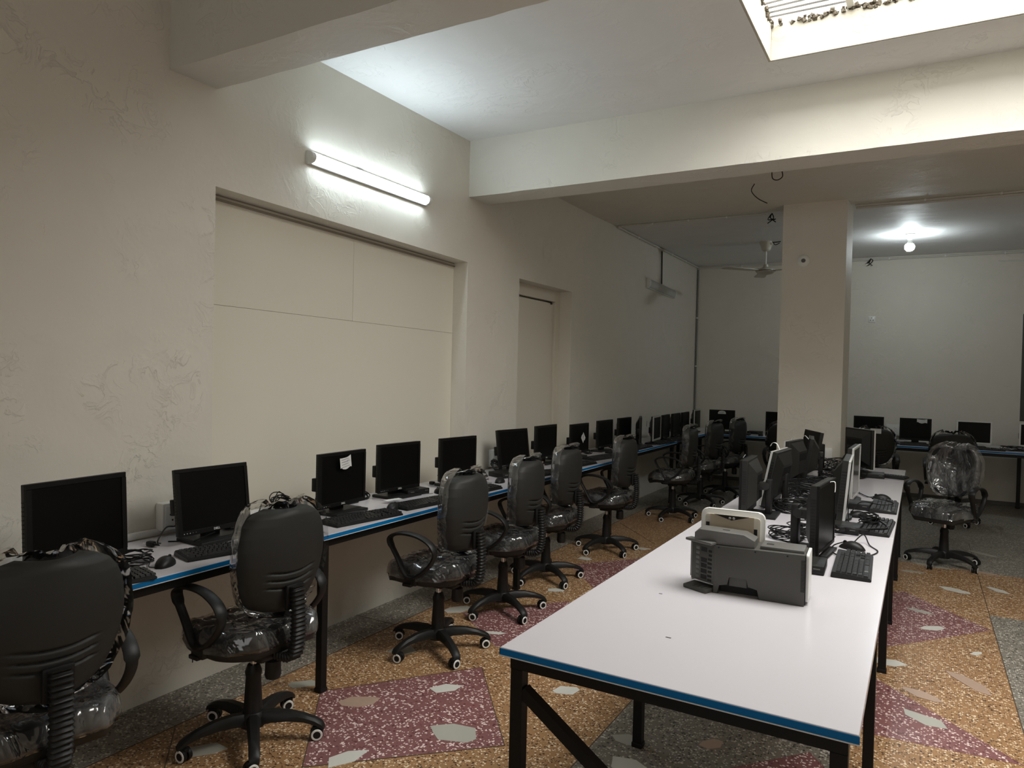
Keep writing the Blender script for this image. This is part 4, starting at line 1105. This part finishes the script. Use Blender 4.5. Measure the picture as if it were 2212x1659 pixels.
# ============================================================ CABLES
def cable(pts, label, r=.0028, plug=None, group=None):
    bm = NB(); tube(bm, spline(pts, 8), r, 6); o = obj('cable', bm, CABLE); tag(o, label, 'cable', group)
    if plug:
        x, y, z, a = plug; bm = NB(); Mp = T(x, y, z, R_(a))
        box(bm, -.022, .014, -.013, .013, 0, .022, Mp, bev=.006); tube(bm, [(-.02, 0, .011), (-.05, 0, .009)], [.007, .003], 8, Mp); obj('plug', bm, RUBBER, o)
        bm = NB()
        for s in (-.007, .007): tube(bm, [(.014, s, .011), (.033, s, .011)], .0022, 6, Mp)
        obj('plug_pins', bm, CHROME, o)
    return o
def coil(x, y, z, rx, ry, n, seed, label, a=0, r=.0028, h=.05, stand=0.0, group=None, kind=None, name='cable_bundle'):
    rnd = random.Random(seed); bm = NB()
    for q in range(2):
        pts = []; ph = rnd.uniform(0, 6)
        for k in range(n*8):
            th = ph+2*pi*k/8; j = 1+rnd.uniform(-.28, .22)
            px, py, pz = rx*cos(th)*j+rnd.uniform(-.1, .1)*rx, ry*sin(th)*j, h*(.5+.5*sin(k*.61+seed+q))
            if stand: py, pz = py*(1-stand)+pz*.4, abs(ry*(1+sin(th))*stand*j)+pz*.3
            X = px*cos(a)-py*sin(a); Y = px*sin(a)+py*cos(a)
            pts.append((x+X, y+Y, z+max(r, pz)))
        tube(bm, spline(pts, 3), r, 5)
    o = obj(name, bm, CABLE); tag(o, label, 'cables', group, kind); return o
gc = 'coiled black cables on the left wall tables'
coil(.36, 1.67, .75, .05, .06, 4, 1, 'coiled black cable beside the nearest monitor', h=.045, group=gc)
coil(.10, 2.66, .76, .06, .07, 5, 2, 'coiled black cable above the second chair, against the boards', h=.07, stand=.5, a=pi/2, group=gc)
coil(.14, 3.22, .75, .05, .04, 3, 3, 'coiled black cable between the noted monitor and the fourth monitor', h=.03, stand=.5, a=pi/2, group=gc)
coil(.18, 4.36, .75, .10, .06, 4, 4, 'coiled black cable right of the recess-edge monitor', a=pi/2, h=.06, group=gc)
coil(.20, 4.66, .76, .05, .065, 5, 5, 'standing coil of black cable in front of the wall socket box', stand=.6, a=pi/2, h=.04, group=gc)
coil(.16, 5.22, .75, .06, .05, 4, 6, 'black cable coil between the tilted monitor and the niche monitor', stand=.4, a=pi/2, group=gc)
coil(.20, 6.36, .75, .08, .05, 4, 7, 'black cable coil after the diamond-note monitor', stand=.3, a=pi/2, group=gc)
coil(.20, 7.0, .75, .07, .05, 4, 8, 'black cable coil between the two plain far monitors', stand=.3, a=pi/2, group=gc)
coil(.22, 7.68, .75, .06, .06, 4, 9, 'black cable coil beside the edge-on far monitor', stand=.4, a=pi/2, group=gc)
coil(.50, 10.0, .75, .07, .05, 4, 10, 'black cable coil in the far left corner', group=gc)
cable([(.18, 1.90, .757), (.22, 1.86, .78), (.10, 1.98, .80), (.06, 2.06, .79), (.18, 2.14, .83), (.26, 2.12, .80)], 'black cord from the plug by the socket box to the second monitor', .0035, plug=(.17, 1.86, .752, 190))
cable([(.16, 1.95, .753), (.24, 2.02, .753), (.30, 1.98, .77), (.34, 2.05, .80)], 'short black cord looping below the second monitor', .003)
cable([(.36, 1.62, .753), (.40, 1.70, .76), (.47, 1.66, .755), (.50, 1.70, .758), (.45, 1.74, .765)], 'thin black mouse cord near the nearest monitor', .002)
cable([(.30, 2.30, .80), (.20, 2.42, .85), (.12, 2.48, .80), (.06, 2.50, .76)], 'thin black cord hanging right of the second monitor', .002)
cable([(.40, 2.82, .768), (.44, 2.90, .77), (.44, 2.98, .752), (.47, 3.02, .753), (.50, 3.08, .758)], 'wavy thin cord from the fourth mouse to the noted monitor', .0016)
cable([(.32, 3.50, .80), (.34, 3.58, .76), (.36, 3.62, .756)], 'thin cord from the fourth monitor to the mouse behind its keyboard', .0016)
cable([(.15, 3.94, .758), (.20, 3.95, .758), (.27, 3.92, .758), (.26, 3.90, .79), (.22, 3.86, .83)], 'black cord with a plug lying in front of the boarded recess', .0035, plug=(.13, 3.92, .751, 180))
cable([(.44, 4.20, .76), (.35, 4.12, .755), (.30, 4.05, .76)], 'thin cord running left from the mouse past the recess', .0016)
# middle row
gx = 'heaps of black cables on the middle tables'
coil(2.53, 3.62+.2, .75, .09, .05, 5, 21, 'heap of black cable with a plug right behind the printer', h=.06, group=gx)
coil(2.45, 3.66, .75, .075, .075, 5, 22, 'loose coil of black cable between printer and tipped-back monitor', h=.05, group=gx)
for k, (x, y, rx, ry, hh) in enumerate([(2.36, 4.42, .09, .09, .06), (2.38, 4.90, .13, .11, .09), (2.34, 5.12, .13, .11, .09), (2.40, 5.40, .10, .12, .08), (2.46, 5.85, .11, .13, .07), (2.50, 6.30, .12, .13, .08), (2.42, 6.62, .12, .11, .10)]):
    coil(x, y, .75, rx, ry, 7, 30+k, ['tangle of black cables below the tipped-back monitor', 'big tangle of black cables left of the front silver-framed monitor', 'dense tangle of black cables in the middle of the table row', 'tangle of black cables behind the middle heap',
         'tangle of black cables below the edge-on leaning monitor', 'tangle of black cables beside the stand post before the column', 'rearmost tangle of black cables in front of the column'][k], h=hh, group=gx, kind='stuff', name='cable_tangle')
cable([(2.50, 3.55, .753), (2.40, 3.30, .753), (2.50, 3.12, .753), (2.56, 3.22, .753)], 'black cord curving from the printer back toward the small computer', .003)
cable([(2.735, 3.66, .768), (2.77, 3.78, .79), (2.80, 3.72, .756), (2.84, 3.60, .754), (2.78, 3.45, .754), (2.68, 3.44, .756), (2.66, 3.56, .765), (2.70, 3.66, .77)], 'looped cord lying round the mouse by the nearest right-edge keyboard', .003)
coil(2.77, 4.22, .775, .045, .055, 5, 51, 'tight knot of black cable lying on the second right-edge keyboard', h=.04)
cable([(2.60, 3.98, .79), (2.66, 3.92, .788), (2.73, 3.90, .79), (2.80, 4.02, .778), (2.86, 4.12, .776), (2.78, 4.26, .80)], 'black power cord with a plug hanging over the front of a small computer', .0045, plug=(2.66, 3.89, .772, -130))
cable([(2.66, 4.28, .90), (2.66, 4.32, .80), (2.68, 4.20, .755), (2.74, 4.12, .79), (2.80, 4.30, .79), (2.76, 4.50, .78), (2.70, 4.62, .775)], 'black cord arching from the front silver-framed monitor', .003)
cable([(2.66, 5.10, .80), (2.72, 5.02, .79), (2.84, 4.96, .785), (2.86, 4.86, .785), (2.80, 4.80, .782), (2.70, 4.72, .80), (2.66, 4.62, .76)], 'long loop of black cord lying across the rear right-edge keyboard', .003)
cable([(2.65, 5.15, .79), (2.70, 5.20, .76), (2.77, 5.26, .775)], 'thin cord from the rear mouse to the silver-framed monitor', .0018)
cable([(2.34, 5.90, .93), (2.37, 5.94, .92), (2.40, 6.0, .90), (2.45, 6.2, .86), (2.55, 6.3, .80)], 'cord hanging from the edge-on leaning monitor toward the column', .003)
cable([(2.28, 6.3, .86), (2.30, 6.55, .84), (2.29, 6.8, .80), (2.27, 7.02, .755)], 'cord draped below the switch box of the column', .003)
gcb = 'loose black cables on the back tables'
coil(3.92, 10.0, .75, .12, .05, 4, 61, 'loose black cables between the two silver-framed back monitors', h=.05, group=gcb)
coil(2.75, 9.95, .75, .07, .05, 4, 62, 'loose black cables left of the back monitor with a rectangular note', h=.03, group=gcb)
coil(3.25, 9.98, .75, .06, .05, 3, 63, 'loose cable right of the back monitor with a rectangular note', h=.03, group=gcb)
# adapter box on the cable heap behind the printer
bm = NB(); box(bm, 2.49, 2.545, 3.90, 3.95, .80, .825, bev=.005); tag(obj('power_adapter', bm, RUBBER), 'small black power adapter on the cable heap behind the printer', 'adapter')

# ============================================================ PRINTER standing on its side
t = thing('printer', 'grey printer standing on the nearest middle table', 'printer', (2.36, 2.58, .75), R_(3.0))
# local: x along the front face, y away from camera
bm = NB(); D_ = .135
outl = [(0, 0), (.018, 0), (.018, .034), (.052, .034), (.052, .068), (.118, .068), (.118, .036), (.155, .036), (.155, .0), (.304, .0), (.304, .176), (0, .171)]
Mp = Matrix(((1, 0, 0, 0), (0, 0, -1, D_), (0, 1, 0, 0), (0, 0, 0, 1)))
prism(bm, outl, 0, D_, Mp, bev=.0035, seg=2)
obj('body', bm, GREYPL, t, ang=40)
bm = NB(); box(bm, .054, .116, .006, .03, .032, .068, bev=.002); obj('latch_panel', bm, GREYPL, t)
bm = NB(); box(bm, .02, .154, .035, D_-.003, .001, .066); obj('paper_slot', bm, HOLE, t, smooth=False)
for x in (.017, .142, .248):
    bm = NB(); lathe(bm, [(.0032, 0), (.0032, .0012)], 10, T(x, -.0001, .166-.0*x, 0, R_(90))); obj('screw_hole', bm, HOLE, t)
# left end with the control panel, angled back
Ml = Matrix.Rotation(math.atan2(.055, -.108)-pi, 4, 'Z')    # local -x runs along the end face
bm = NB(); box(bm, -.100, 0.002, 0, .020, .03, .172, Ml, bev=.003); box(bm, -.120, .002, .018, .085, .03, .165, Ml, bev=.004); obj('end_panel', bm, GREYPL, t)
bm = NB()
rb = random.Random(4)
for k in range(7):
    zc = .045+.0175*k
    box(bm, -.078, -.062, -.0012, .001, zc-.006, zc+.006, Ml, bev=.001)
o = obj('button_row', bm, GREYPL2, t)
bm = NB()
for k, zc in enumerate((.048, .069, .089, .109, .148)): box(bm, -.055, -.030, -.0012, .001, zc-.0075, zc+.0075, Ml)
obj('slot_row', bm, HOLE, t, smooth=False)
bm = NB()
for k in range(8):
    zc = .04+.015*k; box(bm, -.022+rb.uniform(-.004, .002), -.008, -.0015, .001, zc-.003, zc+.004, Ml)
obj('connector_row', bm, RUBBER, t, smooth=False)
bm = NB(); box(bm, -.104, -.098, .004, .09, .022, .165, Ml, bev=.003); obj('white_side_trim', bm, WHITEPL, t)
bm = NB(); box(bm, -.112, .004, -.022, .012, .172, .182, Ml, bev=.003); obj('top_rim', bm, GREYPL2, t)
bm = NB(); Mf = Ml @ T(0, 0, .002, 0, R_(3)); box(bm, -.106, -.004, -.036, .03, .0, .014, Mf, bev=.003)
for k in range(4): box(bm, -.075+.017*k, -.062+.017*k, -.034, -.008, .0135, .0150, Mf)
obj('lower_flap', bm, GREYPL, t)
# top hatch
bm = NB()
hp = [(-.072, .178), (-.072, .208), (-.055, .222), (.10, .218), (.138, .200), (.138, .172), (-.072, .172)]
prism(bm, hp[::-1], .012, .095, Matrix(((1, 0, 0, 0), (0, 0, 1, 0), (0, 1, 0, 0), (0, 0, 0, 1))), bev=.003)
obj('top_hatch', bm, GREYPL2, t, ang=30)
bm = NB(); box(bm, .02, .045, .05, .06, .2195, .2215, bev=.001); obj('hatch_mark', bm, GREYPL, t)
bm = NB(); box(bm, .155, .300, .02, .125, .170, .186, bev=.004); obj('top_cover', bm, GREYPL2, t)
bm = NB(); box(bm, .172, .196, .055, .072, .1855, .1868); obj('cover_slot', bm, HOLE, t, smooth=False)
# right white side
bm = NB(); ol = rrect(.130, .165, .012, 4, .085, .092); prism(bm, ol, .306, .316, Matrix(((0, 0, 1, 0), (1, 0, 0, 0), (0, 1, 0, 0), (0, 0, 0, 1))), bev=.002); obj('white_side_panel', bm, WHITEPL, t, ang=40)
bm = NB(); box(bm, .3035, .3065, .006, .14, .004, .172); obj('side_seam', bm, HOLE, t, smooth=False)
bm = NB()
for k in range(22): box(bm, .292, .3042, -.0008, .002, .05+.005*k, .0522+.005*k)
obj('side_grille', bm, RUBBER, t, smooth=False)
# white rear tray with stained plate
bm = NB(); Mt = Matrix(((1, 0, 0, 0), (0, 0, 1, 0), (0, 1, 0, 0), (0, 0, 0, 1)))
prism(bm, rrect(.232, .262, .025, 6, .038, .146), .150, .168, Mt, bev=.004); obj('rear_tray', bm, WHITEPL, t, ang=40)
bm = NB(); prism(bm, rrect(.200, .215, .012, 4, .038, .150), .142, .151, Mt, bev=.002); obj('tray_frame', bm, CREAMPL, t, ang=40)
bm = NB(); box(bm, -.042, .116, .138, .1425, .10, .258); o = obj('stained_plate', bm, BROWNPLATE, t, smooth=False)
bm = NB(); prism(bm, [(-.028, .2585), (.036, .240), (.10, .2585)], .1365, .1385, Mt); obj('tray_notch', bm, HOLE, t, smooth=False)
bm = NB()
for x in (.030, .044): lathe(bm, [(.005, 0), (.005, .004), (.003, .006)], 10, T(x, .138, .249, 0, R_(90)))
obj('roller', bm, CHROME, t)
bm = NB()
for x, z in ((-.052, .215), (.122, .205), (.122, .175)): box(bm, x-.006, x+.006, .139, .1425, z-.011, z+.011)
obj('tray_recess', bm, HOLE, t, smooth=False)
